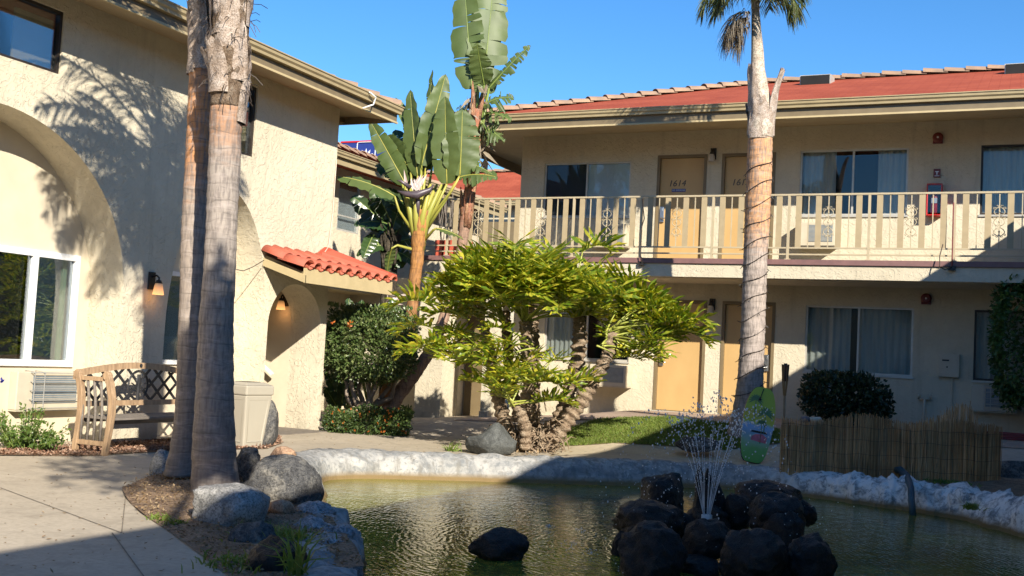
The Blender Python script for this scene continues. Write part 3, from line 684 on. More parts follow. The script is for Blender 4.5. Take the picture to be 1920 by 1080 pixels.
sm = MB(); sm.quad((FX-.03,1.0,ZL-.21),(FX-.03,15.1,ZL-.21),(LX,15.1,ZL-.10),(LX,1.0,ZL-.10)); sm.quad((LX,Y1,ZL-.10),(LX,15.1,ZL-.10),(-20,15.1,ZL-.10),(-20,Y1,ZL-.10)); wg.part('soffit', sm, M['soffit'])
rr = MB(); rr.quad((FX+.03,.8,ZL+.01),(FX+.03,15.13,ZL+.01),(FX-5.4,9.7,ZL+1.8),(FX-5.4,5,ZL+1.8)); rr.add([(FX+.03,15.13,ZL+.01),(-20,15.13,ZL+.01),(FX-5.4,9.7,ZL+1.8)], [(0,1,2)])
ro = wg.part('roof', rr, M['shingle']); ct = MB(); tile_run(ct, (FX+.02,15.12,ZL+.02), (FX-5.4,9.7,ZL+1.82), .15, 21); wg.part('hip_tile', ct, M['captile'], parent=ro)
dp = MB(); dp.tube([(LX-.5,15.16,ZL-.12),(LX-.35,15.18,ZL-.16),(LX-.3,15.0,ZL-.2),(LX-.9,14.7,ZL-.28)], .04, 8); wg.part('downpipe', dp, M['trim'], smooth=True)
# tiled canopy over the small arch
cn = Thing('tiled_canopy', 'small red clay tile canopy on a tan board over the arched doorway', 'canopy', (LX, 13.8, 2.5))
cy0, cy1 = 12.80, 15.2; xf = -9.1; zw, zf = 2.66, 2.42
b_ = MB(); b_.box((xf-.04, cy0+.02, 2.19), (xf, cy1, zf-.02)); b_.prism([(LX+.004,cy0,2.42),(xf,cy0,2.19),(xf,cy0,2.30),(LX+.004,cy0,2.53)], (0,.035,0)); b_.prism([(LX+.004,cy1-.05,2.44),(xf-.04,cy1-.05,2.24),(xf-.04,cy1-.05,2.33),(LX+.004,cy1-.05,2.55)], (0,.035,0))
cn.part('eave_board', b_, M['trim_light'])
dk = MB(); dk.prism([(LX+.004,cy0+.036,2.53),(xf-.05,cy0+.036,2.30),(xf-.05,cy0+.036,2.34),(LX+.004,cy0+.036,2.58)], (0,cy1-cy0-.1,0)); cn.part('deck', dk, M['trim'])
tl = MB(); nt_ = 9; pitch = (cy1-cy0)/nt_
def barrel(mb, y, x0, z0, x1, z1, r0, r1, up=1):
    a, b = Vector((x0, y, z0)), Vector((x1, y, z1)); t = (b-a).normalized(); u = Vector((0,1,0)).cross(t)*-1
    if u.z < 0: u = -u
    base = len(mb.v); k = 8
    for e, r in ((a, r0), (b, r1)):
        for s_ in (0, .016):
            for j in range(k+1):
                an = PI*j/k; mb.v.append(e+Vector((0,1,0))*math.cos(an)*(r-s_)+u*up*math.sin(an)*(r-s_)*.85)
    o1, i1, o2, i2 = base, base+k+1, base+2*(k+1), base+3*(k+1)
    for j in range(k): mb.f += [(o1+j,o1+j+1,o2+j+1,o2+j),(i1+j,i2+j,i2+j+1,i1+j+1),(o1+j,i1+j,i1+j+1,o1+j+1),(o2+j,o2+j+1,i2+j+1,i2+j)]
for i in range(nt_):
    yv = cy0+.10+pitch*(i+.5); 
    for (xa, za, xb, zb) in ((LX+.35, zw-.115, xf+.05, zf), (LX+.004, zw+.03, LX+.42, zw-.125)):
        if yv > 14.55 and xa < LX+.1: xa, za = LX+.25, zw-.09
        barrel(tl, yv, xa, za, xb, zb, .078, .095); 
        barrel(tl, yv-pitch/2, xa, za+.015, xb-.02, zb+.02, .07, .078, -1)
cn.part('roof_tile', tl, M['terracotta'], smooth=True)
rk = MB(); barrel(rk, cy0+.05, LX+.30, zw-.14, xf+.03, zf-.01, .12, .135); barrel(rk, cy0+.05, LX+.004, zw-.02, LX+.40, zw-.145, .11, .125); cn.part('rake_tile', rk, M['terracotta'], smooth=True)
fl = MB()
st = [(13.95, 3.02), (14.25, 3.0), (14.25, 2.97), (14.5, 2.93)]
fl.prism([(LX+.006,14.0,2.68),(LX+.006,14.3,2.86),(LX+.006,14.42,2.86),(LX+.006,14.5,2.84),(LX+.006,14.5,2.68)], (.03,0,0))
fl.prism([(LX+.03,14.52,2.84),(LX+.03,14.2,2.77),(xf+.02,15.02,2.53),(xf+.04,cy1+.06,2.52)], (0,0,-.06)); cn.part('flashing', fl, M['terrapaint'])
# ------------------------------------------------------------------ wing beyond it, set back, and the roofs behind
ax = -12.3; sw = Thing('rear_wing', 'lower cream wing behind the left corner with barred upper window and red tiled eave', 'building', (-13, 21, 0))
wm = MB(); HW = (PX(634,380,-13).y, PX(672,380,-13).y+.1, PX(650,435,-13).z, PX(650,332,-13).z); HD = (PX(640,600,-13).y, PX(690,600,-13).y, .1, PX(670,585,-13).z)
wall_x(wm, 15.5, 26, -.1, 5.2, -13, .1, [HW, HD]); wm.quad((-13,26,-.1),(-13,26,5.2),(-20,26,5.2),(-20,26,-.1)); sw.part('wall', wm, M['stucco'])
w_ = window_x(sw, HW, -13.01, 'alu', [], .04, 'glass'); k = MB(); k.box((-13.1,HW[0],HW[2]),(-13.08,HW[1],HW[3]-.25)); sw.part('blind', k, M['blind'], parent=w_)
k = MB()
for i in range(7): y = HW[0]+(HW[1]-HW[0])*i/6; k.box((-12.99,y-.012,HW[2]),(-12.97,y+.012,HW[3]))
k.box((-12.99,HW[0],HW[2]+.3),(-12.97,HW[1],HW[2]+.33)); k.v = k.v[-8:]; k.f = [(0,3,2,1),(4,5,6,7),(0,1,5,4),(1,2,6,5),(2,3,7,6),(3,0,4,7)]; sw.part('window_bars', k, M['alu'])
k = MB(); k.box((-13.05,HD[0],.1),(-13.03,HD[1],HD[3])); sw.part('dark_door', k, M['black'])
k = MB(); k.box((-13.0,15.5,2.45),(-12.2,20.5,2.6)); sw.part('porch_slab', k, M['trim_light'])
zz = PX(740,321,ax).z
k = MB(); gutter(k, (ax,15.5,zz-.1), (ax,PX(946,392,ax).y,zz-.1), (1,0,0)); k.box((ax-.03,15.5,zz-.24),(ax,PX(946,392,ax).y,zz)); sw.part('gutter', k, M['gutter'])
k = MB(); ye = PX(946,392,ax).y; k.quad((ax,15.4,zz),(ax,ye,zz),(ax-5,ye-5,zz+1.65),(ax-5,15.4,zz+1.65)); k.quad((ax-.03,15.5,zz-.2),(ax-.03,ye,zz-.2),(-13,ye,zz-.1),(-13,15.5,zz-.1)); k.add([(ax,ye,zz),(ax-10,ye,zz),(ax-5,ye-5,zz+1.65)], [(0,1,2)]); ro = sw.part('roof', k, M['shingle'])
k = MB(); tile_run(k, (ax-.9,15.4,zz+.36), (ax-.9,21.5,zz+.36), .13, 17); sw.part('ridge_tile', k, M['captile'], parent=ro); k = MB(); tile_run(k, (ax,ye,zz), (ax-5,ye-5,zz+1.65), .13, 20); sw.part('ridge_tile', k, M['captile'], parent=ro)
fb_ = Thing('far_building', 'distant low building with plain red shingle roof seen behind the balcony end', 'building', (-16, 34, 0))
k = MB(); a, b, c = PY(700,381,33), PY(1060,379,33), PY(960,322,36); zt = c.z+.0
k.quad((a.x,33,a.z),(b.x,33,a.z),(b.x,36,zt),(a.x,36,zt)); k.quad((a.x,36,zt),(b.x,36,zt),(b.x,39,a.z),(a.x,39,a.z)); fb_.part('roof', k, M['shingle'])
k = MB(); tile_run(k, (a.x,36,zt), (b.x,36,zt), .14, 18); fb_.part('ridge_tile', k, M['captile']); k = MB(); k.box((a.x,33.6,0),(b.x,39,a.z-.02)); fb_.part('wall', k, M['stucco_back']); k = MB(); k.box((a.x,33.55,3.2),(b.x,33.58,a.z-.6)); fb_.part('dark_gallery', k, M['frame_dark']); k = MB(); gutter(k, (a.x,33,a.z-.13), (b.x,33,a.z-.13), (0,-1,0), .16, .13); fb_.part('gutter', k, M['gutter'])
k = MB(); p_ = PY(740,368,32.9); q_ = PY(760,300,30)
# blue roadside sign
sg = Thing('roadside_sign', 'blue rectangular roadside sign with white rounded sun emblem above the roofs', 'sign', (-29, 45, 0))
a, b = PY(640,266,45), PY(775,300,45); sx0, sx1, sz1, sz0 = a.x, a.x+4.9, PY(640,266,45).z, PY(640,266,45).z-1.5
k = MB(); k.box((sx0,45,sz0),(sx1,45.3,sz1-.06)); sg.part('panel', k, M['blue']); k = MB(); k.box((sx0-.02,44.97,sz1-.06),(sx1+.02,45.33,sz1+.02)); sg.part('top_edge', k, M['red'])
k = MB(); k.tube([((sx0+sx1)/2,45.15,0),((sx0+sx1)/2,45.15,sz0)], .2, 12); sg.part('pole', k, M['alu'])
ex, ez = PY(686,284,44.95).x, PY(686,286,44.95).z; k = MB(); pts = []
for cx_, cz_, a0 in ((.42,.42,0),(-.42,.42,90),(-.42,-.42,180),(.42,-.42,270)):
    for j in range(5): an = R_(a0+j*22.5); pts.append((ex+cx_+.1*math.cos(an), 44.96, ez+cz_+.1*math.sin(an)))
k.tube(pts+[pts[0]], .022, 5); pts = [(ex+.24*math.cos(R_(j*12)), 44.96, ez-.28+.24*math.sin(R_(j*12))) for j in range(16)]; k.tube(pts, .028, 5)
for j in range(7):
    an = R_(j*30); c0 = Vector((ex, 44.96, ez-.28)); d = Vector((math.cos(an), 0, math.sin(an))); s_ = Vector((-d.z, 0, d.x)); k.prism([c0+d*.30+s_*.06, c0+d*.30-s_*.06, c0+d*.48], (0,.02,0))
sg.part('sun_emblem', k, M['signwhite'])
# unseen wing added behind the viewpoint to darken what the windows reflect
so_ = Thing('added_south_wing', 'unseen cream stucco wing with a red roof, added behind the viewpoint to darken window reflections', 'building', (-8, -14, 0))
k = MB(); k.box((-24,-22,-.1),(2.4,-14.6,5.2)); so_.part('wall', k, M['stucco']); k = MB(); k.quad((-25,-13.8,5.25),(2,-13.8,5.25),(2,-18.5,6.9),(-25,-18.5,6.9)); k.quad((-25,-18.5,6.9),(2,-18.5,6.9),(2,-23,5.25),(-25,-23,5.25)); so_.part('roof', k, M['shingle'])
for i in range(6):
    x = -22+i*4.2
    for z in (1.0, 3.9): k = MB(); k.box((x,-14.62,z),(x+1.8,-14.58,z+1.2)); so_.part('window', k, M['dark'])
# wing on the near right whose roof throws the long shadow over the pond
xe = 1.93; rw = Thing('east_wing', 'cream stucco wing closing the courtyard on the right, outside the picture', 'building', (4, 5, 0))
k = MB(); wall_x(k, -30, -29, -.1, 5.1, -2.0-.0, .1) if False else None
k.quad((2.6,-14,-.1),(2.6,-14,5.1),(2.6,16.5,5.1),(2.6,16.5,-.1)); k.quad((2.6,-14,-.1),(12,-14,-.1),(12,-14,5.1),(2.6,-14,5.1)); k.quad((12,-14,-.1),(12,-14,5.1),(12,20,5.1),(12,20,-.1)); k.quad((2.6,16.5,-.1),(2.6,16.5,5.1),(3.3,16.5,5.1),(3.3,16.5,-.1)); rw.part('wall', k, M['stucco'])
k = MB(); k.quad((xe,-15,5.25),(xe,18.3,5.25),(xe+5.4,18.3,7.05),(xe+5.4,-10,7.05)); k.quad((xe+5.4,-10,7.05),(xe+5.4,18.3,7.05),(xe+10.8,18.3,5.25),(xe+10.8,-15,5.25)); rw.part('roof', k, M['shingle'])
k = MB(); k.box((xe,-15,5.0),(xe+.03,18.3,5.24)); rw.part('fascia', k, M['trim']); k = MB(); k.quad((xe+.03,-15,5.02),(2.6,-15,5.1),(2.6,18.3,5.1),(xe+.03,18.3,5.02)); rw.part('soffit', k, M['soffit'])
for i, y in enumerate((-4, 1, 6, 11)):
    k = frame_x(-.9, .9, 0, 1.3, 0, .05, .03, [0]); k.v = [Vector((2.59-v.x*-1*0-v.x*0, y+v.y, 1.0+v.z)) if False else Vector((2.57+v.x, y+v.y, 1.0+v.z)) for v in k.v]; f_ = rw.part('window', k, M['white'])
    g_ = MB(); g_.box((2.575,y-.85,1.05),(2.58,y+.85,2.25)); rw.part('pane', g_, M['dark'], parent=f_)
# ------------------------------------------------------------------ fixtures on the walls
def ac_unit(label, c, wd, h, dp, rz=0, cage=False, blueish=False):
    t = Thing('air_conditioner', label, 'air conditioner', c, rz, 'through-wall air conditioners', local=True)   # front faces -y, c = bottom centre on the wall
    k = MB(); k.box((-wd/2,-dp,0),(wd/2,0,h)); f = .045
    t.part('case', k, M['ac'], bevel=.01)
    k = MB(); k.box((-wd/2+.22,-dp-.008,f+.03),(wd/2-f,-dp-.001,h-f)); g_ = t.part('grille', k, M['grille'])
    k = MB()
    for i in range(int((h-.1)/.022)): z = f+.04+i*.022; k.box((-wd/2+.23,-dp-.012,z),(wd/2-f-.01,-dp-.008,z+.005))
    t.part('louvre', k, M['ac'], parent=g_)
    k = MB(); k.box((-wd/2,-dp-.004,-.015),(wd/2,0,-.001)); t.part('drip_tray', k, M['ac'])
    if cage:
        k = MB(); o_ = .05
        for i in range(6): x = -wd/2+.2+(wd-.2)*i/5; k.tube([(x,-dp-o_,.0),(x,-dp-o_,h),(x,0,h+.01)], .006, 5) if i in (0,1,5) else None
        for i in range(5): z = .02+(h-.03)*i/4; k.tube([(-wd/2+.18,0,z),(-wd/2+.18,-dp-o_,z),(wd/2+.02,-dp-o_,z),(wd/2+.02,0,z)], .006, 5)
        t.part('cage', k, M['wire'])
    return t
def acy(px0, px1, pyb, h, lab, dp=.32, **k):
    a, b = PY(px0, pyb, YB-dp), PY(px1, pyb, YB-dp); ac_unit(lab, ((a.x+b.x)/2, YB-.002, (a.z+b.z)/2), b.x-a.x, h, dp, **k)
acy(1106, 1172, 461, .42, 'cream air conditioner behind the balcony railing below the blind-covered window')
acy(1490, 1565, 461, .42, 'cream air conditioner behind the balcony railing below the curtained window beside the palm')
acy(1104, 1172, 724, .40, 'cream air conditioner low on the wall left of the ground-floor ochre door', .38)
acy(1503, 1560, 750, .40, 'cream air conditioner half hidden by the dark trimmed shrub')
acy(1820, 1905, 772, .42, 'air conditioner with wire cage in shade beside the tall hedge on the right', .25, cage=True)
a, b = PX(30,735,IX), PX(143,735,IX-.0); h0 = PX(100,769,IX).z
ac_unit('caged air conditioner under the white window beside the wooden bench', (IX+.001, (PX(30,735,IX+.1).y+PX(144,735,IX+.1).y)/2, h0+.02), PX(144,735,IX+.1).y-PX(27,735,IX+.1).y, .44, .12, rz=PI/2, cage=True)
def sconce(label, c, rz, lit=True):
    t = Thing('wall_lamp', label, 'wall lamp', c, rz, 'wall lamps', local=True)   # on a wall facing -y
    k = MB(); k.box((-.055,-.025,-.12),(.055,0,.10)); t.part('back_plate', k, M['black'], bevel=.006)
    k = MB(); k.tube([(0,-.02,.04),(0,-.09,.06),(0,-.13,.03),(0,-.13,-.02)], .012, 8); k.tube([(0,-.13,-.0),(0,-.13,-.04)], [.03,.045], 10); t.part('arm', k, M['black'], smooth=True)
    k = MB(); k.tube([(0,-.13,-.04),(0,-.13,-.07),(0,-.13,-.12),(0,-.13,-.18)], [.042,.052,.06,.072], 14, False); k.tube([(0,-.13,-.075),(0,-.13,-.15)], .03, 8); t.part('lamp_shade', k, M['lampglass'] if lit else M['lampoff'], smooth=True)
    if lit:
        l = bpy.data.lights.new('bulb', 'POINT'); l.energy = .3; l.color = (1,.55,.25); l.shadow_soft_size = .03
        lo = bpy.data.objects.new('bulb', l); COL.objects.link(lo); lo.parent = t.o; lo.location = (0,-.15,-.24)
    return t
p = PX(283,525,LX); sconce('lit black wall lamp on the stucco pier above the bench', (LX+.001, p.y, p.z), PI/2)
p = PY(536,560,14.33); sconce('lit black wall lamp inside the small arched doorway', (p.x, 14.343, p.z), 0)
p = PY(1338,288,YB); sconce('unlit wall lamp between the two upper ochre doors', (p.x, YB-.001, p.z-.0), 0, False)
p = PY(1336,570,YB); sconce('unlit wall lamp between the two ground-floor ochre doors', (p.x, YB-.001, p.z-.0), 0, False)
def alarm(label, px, py):
    p = PY(px, py, YB); t = Thing('fire_alarm_bell', label, 'fire alarm', (p.x, YB-.001, p.z), 0, 'red alarm bells', local=True)
    k = MB(); k.box((-.08,-.04,-.10),(.08,0,-.0)); t.part('back_box', k, M['darkred'], bevel=.005)
    k = MB(); k.tube([(0,-.02,.0),(0,-.06,.0),(0,-.085,.0)], [.088,.088,.06], 20); t.part('bell', k, M['darkred'], smooth=False)
    k = MB(); k.ball((0,-.09,0), .018, 8, 6); t.part('centre_cap', k, M['signwhite'])
alarm('round dark red alarm bell high on the upper wall', 1759, 259); alarm('round dark red alarm bell on the ground-floor wall above the meter box', 1737, 560)
p = PY(1757,325,YB); t = Thing('alarm_pull_station', 'small dark red fire alarm pull box with white T mark above the extinguisher', 'fire alarm', (p.x, YB-.001, p.z), local=True)
k = MB(); k.box((-.055,-.03,-.075),(.055,0,.075)); t.part('box', k, M['darkred'], bevel=.005); k = MB(); k.box((-.03,-.036,.018),(.03,-.031,.03)); k.box((-.008,-.036,-.03),(.008,-.031,.018)); k.box((-.04,-.036,-.055),(.04,-.031,-.045)); t.part('lever_mark', k, M['signwhite'])
p = PY(1753,377,YB); t = Thing('extinguisher_cabinet', 'bright red framed cabinet with a fire extinguisher on the upper wall', 'fire extinguisher', (p.x, YB-.001, p.z), local=True)
k = MB(); W_, H_, D_ = .125, .275, .2
for q in (((-W_,-D_,-H_),(-W_+.02,0,H_)),((W_-.02,-D_,-H_),(W_,0,H_)),((-W_+.02,-D_,-H_),(W_-.02,0,-H_+.02)),((-W_+.02,-D_,H_-.02),(W_-.02,0,H_))): k.box(*q)
t.part('frame', k, M['red'], bevel=.008); k = MB(); k.box((-W_+.021,-.01,-H_+.021),(W_-.021,-.003,H_-.021)); t.part('back', k, M['dark']); k = MB(); k.box((-W_+.021,-D_+.02,-H_+.021),(W_-.021,-D_+.024,H_-.021)); t.part('pane', k, M['glass'])
k = MB(); k.tube([(0,-.1,-.24),(0,-.1,-.23),(0,-.1,.06),(0,-.1,.11),(0,-.1,.13)], [.05,.06,.06,.035,.02], 14); t.part('extinguisher', k, M['red'], smooth=True); k = MB(); k.box((-.045,-.165,-.06),(.045,-.161,.03)); k.box((-.04,-.12,.13),(.05,-.08,.145)); t.part('label_plate', k, M['signwhite'])
a, b = PY(1761,663,YB-.1), PY(1798,708,YB-.1); t = Thing('meter_box', 'cream metal electrical box with a conduit running down the shaded wall', 'electrical box', ((a.x+b.x)/2, YB-.001, b.z), local=True)
W_, H_ = (b.x-a.x)/2, a.z-b.z; k = MB(); k.box((-W_,-.1,0),(W_,0,H_)); t.part('box', k, M['ac'], bevel=.006); k = MB(); k.box((-W_+.03,-.106,.05),(W_-.03,-.1005,H_-.03)); t.part('door', k, M['ac'], bevel=.003); k = MB(); k.box((-W_+.05,-.112,H_-.12),(-W_+.16,-.107,H_-.095)); k.cbox((-W_+.13,-.11,H_-.22),(.02,.01,.03)); t.part('latch', k, M['black'])
k = MB(); k.tube([(W_*.35,-.03,0),(W_*.35,-.03,-.9)], .014, 8); t.part('conduit', k, M['ac'])
p = PY(1732,775,YB-.15); t = Thing('standpipe', 'small cream pipe stub with double outlets on the wall above the reed fence', 'pipe', (p.x, YB-.05, .45), local=True)
k = MB(); k.tube([(0,0,0),(0,0,.52)], .022, 8); t.part('pipe', k, M['ac'], smooth=True); k = MB(); k.tube([(-.09,0,.52),(.09,0,.52)], .022, 8); k.tube([(-.09,0,.52),(-.09,-.03,.60)], .02, 8); k.tube([(.09,0,.52),(.09,-.03,.60)], .02, 8); t.part('outlets', k, M['ac'], smooth=True)
# loose cables
def cable(name, label, pts, r, mat): return single(name, MB().tube(pts, r, 6), mat, label, 'cable', pts[0], smooth=True)
cx_ = PY(1203,490,18.5); cable('hanging_cable', 'thin dark cable hanging over the balcony edge left of the ochre door', [PY(1204,372,18.6),PY(1208,410,18.55),PY(1199,440,18.52),PY(1200,470,18.5),PY(1203,492,18.5)], .009, M['cable'])
k = MB(); k.cbox(PY(1203,494,18.55), (.08,.06,.07)); single('junction_box', k, M['black'], 'small black box on the balcony edge below the hanging cable, left of the door', 'junction box', PY(1203,494,18.55))
cable('bracket_cable', 'dark cable looping off the balcony edge on the right near the rusty rod', [PY(1768,458,18.5),PY(1762,480,18.5),PY(1762,500,18.45),PY(1772,506,18.45),PY(1784,500,18.5)], .009, M['cable'])
t = Thing('rod_bracket', 'rusty upright rod with black bracket fixed to the balcony edge on the right', 'bracket', PY(1785,500,18.55)); t.part('rod', MB().tube([PY(1788,380,18.57), PY(1785,500,18.55)], .012, 6), M['darkred']); k = MB(); k.cbox(PY(1785,503,18.56), (.11,.06,.07)); t.part('bracket', k, M['black'])
cable('wall_cable', 'pale cable running down the corner of the arcade building to the tile canopy', [PX(631,300,LX+.02),PX(628,340,LX+.02),PX(624,400,LX+.02),PX(616,462,LX+.03),PX(604,480,LX+.04)], .008, M['whitecable'])
cable('gutter_cord', 'white cord looped round the gutter at the corner of the arcade building', [PX(680,203,FX+.04),PX(700,196,FX+.13),PX(705,182,FX+.15),PX(695,174,FX+.15),PX(690,172,FX+.1)], .012, M['white'])
cable('festoon_wire', 'thin wire sagging across the stucco pier to the corner of the tile canopy', [PX(443,505,LX+.05),PX(456,508,LX+.06),PX(475,500,LX+.06),PX(495,488,LX+.1)], .006, M['cable'])
# ------------------------------------------------------------------ bench
bt = Thing('garden_bench', 'wooden garden bench with curved arms and black lattice back against the pier', 'bench', (-9.2, 10.1, 0))
BX0, BX1, BY0, BY1 = -9.41, -8.93, 9.12, 10.98
def post(x0, y, dx):
    pts = [(x0-dx*.04, y, .0), (x0+dx*.05, y, .22), (x0+dx*.12, y, .45), (x0+dx*.10, y, .62), (x0-dx*.01, y, .77), (x0-dx*.14, y, .87), (x0-dx*.22, y, .88)]
    k = MB()
    for i in range(len(pts)-1): pass
    # swept flat timber
    w_ = .030; prof = []
    P = [Vector(p) for p in pts]; fine = []
    for i in range(len(P)-1):
        for j in range(4): fine.append(P[i].lerp(P[i+1], j/4))
    fine.append(P[-1])
    for i, p in enumerate(fine):
        t_ = (fine[min(i+1,len(fine)-1)]-fine[max(i-1,0)]).normalized(); s_ = Vector((t_.z, 0, -t_.x)); h_ = .028+.012*(i/len(fine))
        b0 = len(k.v); k.v += [p+s_*h_+Vector((0,-w_,0)), p-s_*h_+Vector((0,-w_,0)), p-s_*h_+Vector((0,w_,0)), p+s_*h_+Vector((0,w_,0))]
        if i: 
            for q in range(4): k.f.append((b0-4+q, b0-4+(q+1) % 4, b0+(q+1) % 4, b0+q))
        else: k.f.append((b0,b0+1,b0+2,b0+3))
    k.f.append(tuple(len(k.v)-4+q for q in range(4)))
    k.tube([(pts[-2][0], y-w_-.002, .862), (pts[-2][0], y+w_+.002, .862)], .046, 14)
    return k
for y in (BY0, BY1):
    for x_, dx in ((BX1, .38), (BX0+.04, .30)): bt.part('leg', post(x_, y, dx), M['wood'], bevel=.006)
    k = MB(); k.box((BX0,y-.02,.10),(BX1,y+.02,.15)); bt.part('lower_stretcher', k, M['wood']); k = MB(); k.box((BX0-.06,y-.02,.80),(BX1-.10,y+.02,.845)); bt.part('arm_rail', k, M['wood'])
    for i in range(5):
        xx = BX0+.10+i*.095; k = MB(); k.tube([(xx,y,.15),(xx,y,.45),(xx-.015,y,.6),(xx-.05,y,.80)], .016, 6); bt.part('arm_slat', k, M['greywood'], smooth=True)
bk_ = MB(); n_ = 16; xb = BX0+.02
for i in range(n_):
    y_a, y_b = BY0+.05+(BY1-BY0-.1)*i/n_, BY0+.05+(BY1-BY0-.1)*(i+1)/n_; fz = lambda y: .835+.095*math.sin(PI*(y-BY0)/(BY1-BY0))
    bk_.add([(xb-.045,y_a,fz(y_a)),(xb-.045,y_b,fz(y_b)),(xb-.005,y_b,fz(y_b)),(xb-.005,y_a,fz(y_a)),(xb-.05,y_a,fz(y_a)+.07),(xb-.05,y_b,fz(y_b)+.07),(xb-.01,y_b,fz(y_b)+.07),(xb-.01,y_a,fz(y_a)+.07)], [(0,1,2,3),(4,7,6,5),(3,2,6,7),(0,4,5,1),(0,3,7,4),(1,5,6,2)])
bt.part('top_rail', bk_, M['wood'])
k = MB(); k.tube([(xb-.002,(BY0+BY1)/2,.967),(xb+.004,(BY0+BY1)/2,.967)], .022, 14); bt.part('medallion', k, M['iron'])
k = MB(); k.box((xb-.045,BY0+.05,.50),(xb-.005,BY1-.05,.56)); bt.part('lower_rail', k, M['wood'])
lt = MB(); nL = 8; yy0, yy1 = BY0+.06, BY1-.06; sp = (yy1-yy0)/nL
fz = lambda y: .835+.095*math.sin(PI*(y-BY0)/(BY1-BY0))
for i in range(-3, nL+3):
    for sg in (-1, 1):
        a0 = Vector((xb-.025+.004*sg, yy0+i*sp, .56)); seg = []
        for j in range(31):
            t_ = j/30; y = a0.y+sg*t_*.50; z = .56+t_*.46
            if yy0 <= y <= yy1 and z <= fz(y)+.01 and abs(y-(yy0+yy1)/2) > .16: seg.append(Vector((a0.x, y, z)))
        if len(seg) > 2: lt.bar(seg[0], seg[-1], .009, .022, (1,0,0)) if False else lt.obox((seg[0]+seg[-1])/2, (seg[-1]-seg[0])/2, (seg[-1]-seg[0]).normalized().cross(Vector((1,0,0)))*.017, Vector((.004,0,0)))
yc_ = (yy0+yy1)/2
for r in (.15, .165): lt.tube([(xb-.025, yc_+r*math.cos(R_(a)), .735+r*math.sin(R_(a))*1.05) for a in range(0, 361, 15)], .008, 5)
for j in range(7):
    an = R_(j*30); lt.tube([(xb-.025,yc_,.66),(xb-.02,yc_+.06*math.cos(an),.66+.10*math.sin(an)+.02),(xb-.02,yc_+.13*math.cos(an),.70+.12*math.sin(an))], .009, 5)
lt.tube([(xb-.02,yc_,.56),(xb-.02,yc_,.86)], .022, 6); lt.ball((xb-.02,yc_,.78), .05, 8, 6, (.3,1,1.3))
bt.part('back_lattice', lt, M['iron'])
for i in range(5):
    x_ = BX0+.07+i*.10; k = MB(); k.box((x_,BY0+.03,.385),(x_+.08,BY1-.03,.41)); bt.part('seat_slat', k, M['greywood'])
k = MB(); k.box((BX0+.02,BY0+.03,.33),(BX0+.05,BY1-.03,.385)); k.box((BX1-.06,BY0+.03,.33),(BX1-.03,BY1-.03,.385)); bt.part('seat_frame', k, M['greywood'])
# ------------------------------------------------------------------ litter bin
p = gp(466, 840); tb = Thing('litter_bin', 'tall square beige plastic litter bin beside the palm trunks', 'bin', (p.x-.12, p.y+.05, 0), R_(-8), None, True)
def taper(w0, w1, z0, z1): 
    k = MB(); k.add([(-w0,-w0,z0),(w0,-w0,z0),(w0,w0,z0),(-w0,w0,z0),(-w1,-w1,z1),(w1,-w1,z1),(w1,w1,z1),(-w1,w1,z1)], [(0,3,2,1),(4,5,6,7),(0,1,5,4),(1,2,6,5),(2,3,7,6),(3,0,4,7)]); return k
tb.part('body', taper(.165,.225,.01,.66), M['bin'], bevel=.018)
k = taper(.236,.238,.655,.78); tb.part('lid', k, M['bin'], bevel=.02)
k = MB(); k.add([(-.225,-.225,.781),(.225,-.225,.781),(.225,.225,.781),(-.225,.225,.781),(-.15,-.15,.815),(.15,-.15,.815),(.15,.15,.815),(-.15,.15,.815)], [(4,5,6,7),(0,1,5,4),(1,2,6,5),(2,3,7,6),(3,0,4,7)]); tb.part('lid_top', k, M['bin'], bevel=.01); k = MB(); k.box((-.11,-.11,.812),(.11,.11,.819)); tb.part('mouth', k, M['black'])
for an in (0, PI/2, PI, 3*PI/2):
    rm_ = Matrix.Rotation(an, 3, 'Z')
    k = MB(); k.add([(-.125,-.181,.08),(.125,-.181,.08),(.165,-.222,.60),(-.165,-.222,.60),(-.115,-.174,.09),(.115,-.174,.09),(.155,-.213,.59),(-.155,-.213,.59)], [(0,1,5,4),(1,2,6,5),(2,3,7,6),(3,0,4,7)]); k.v = [rm_ @ v for v in k.v]; tb.part('side_rib', k, M['bin'])
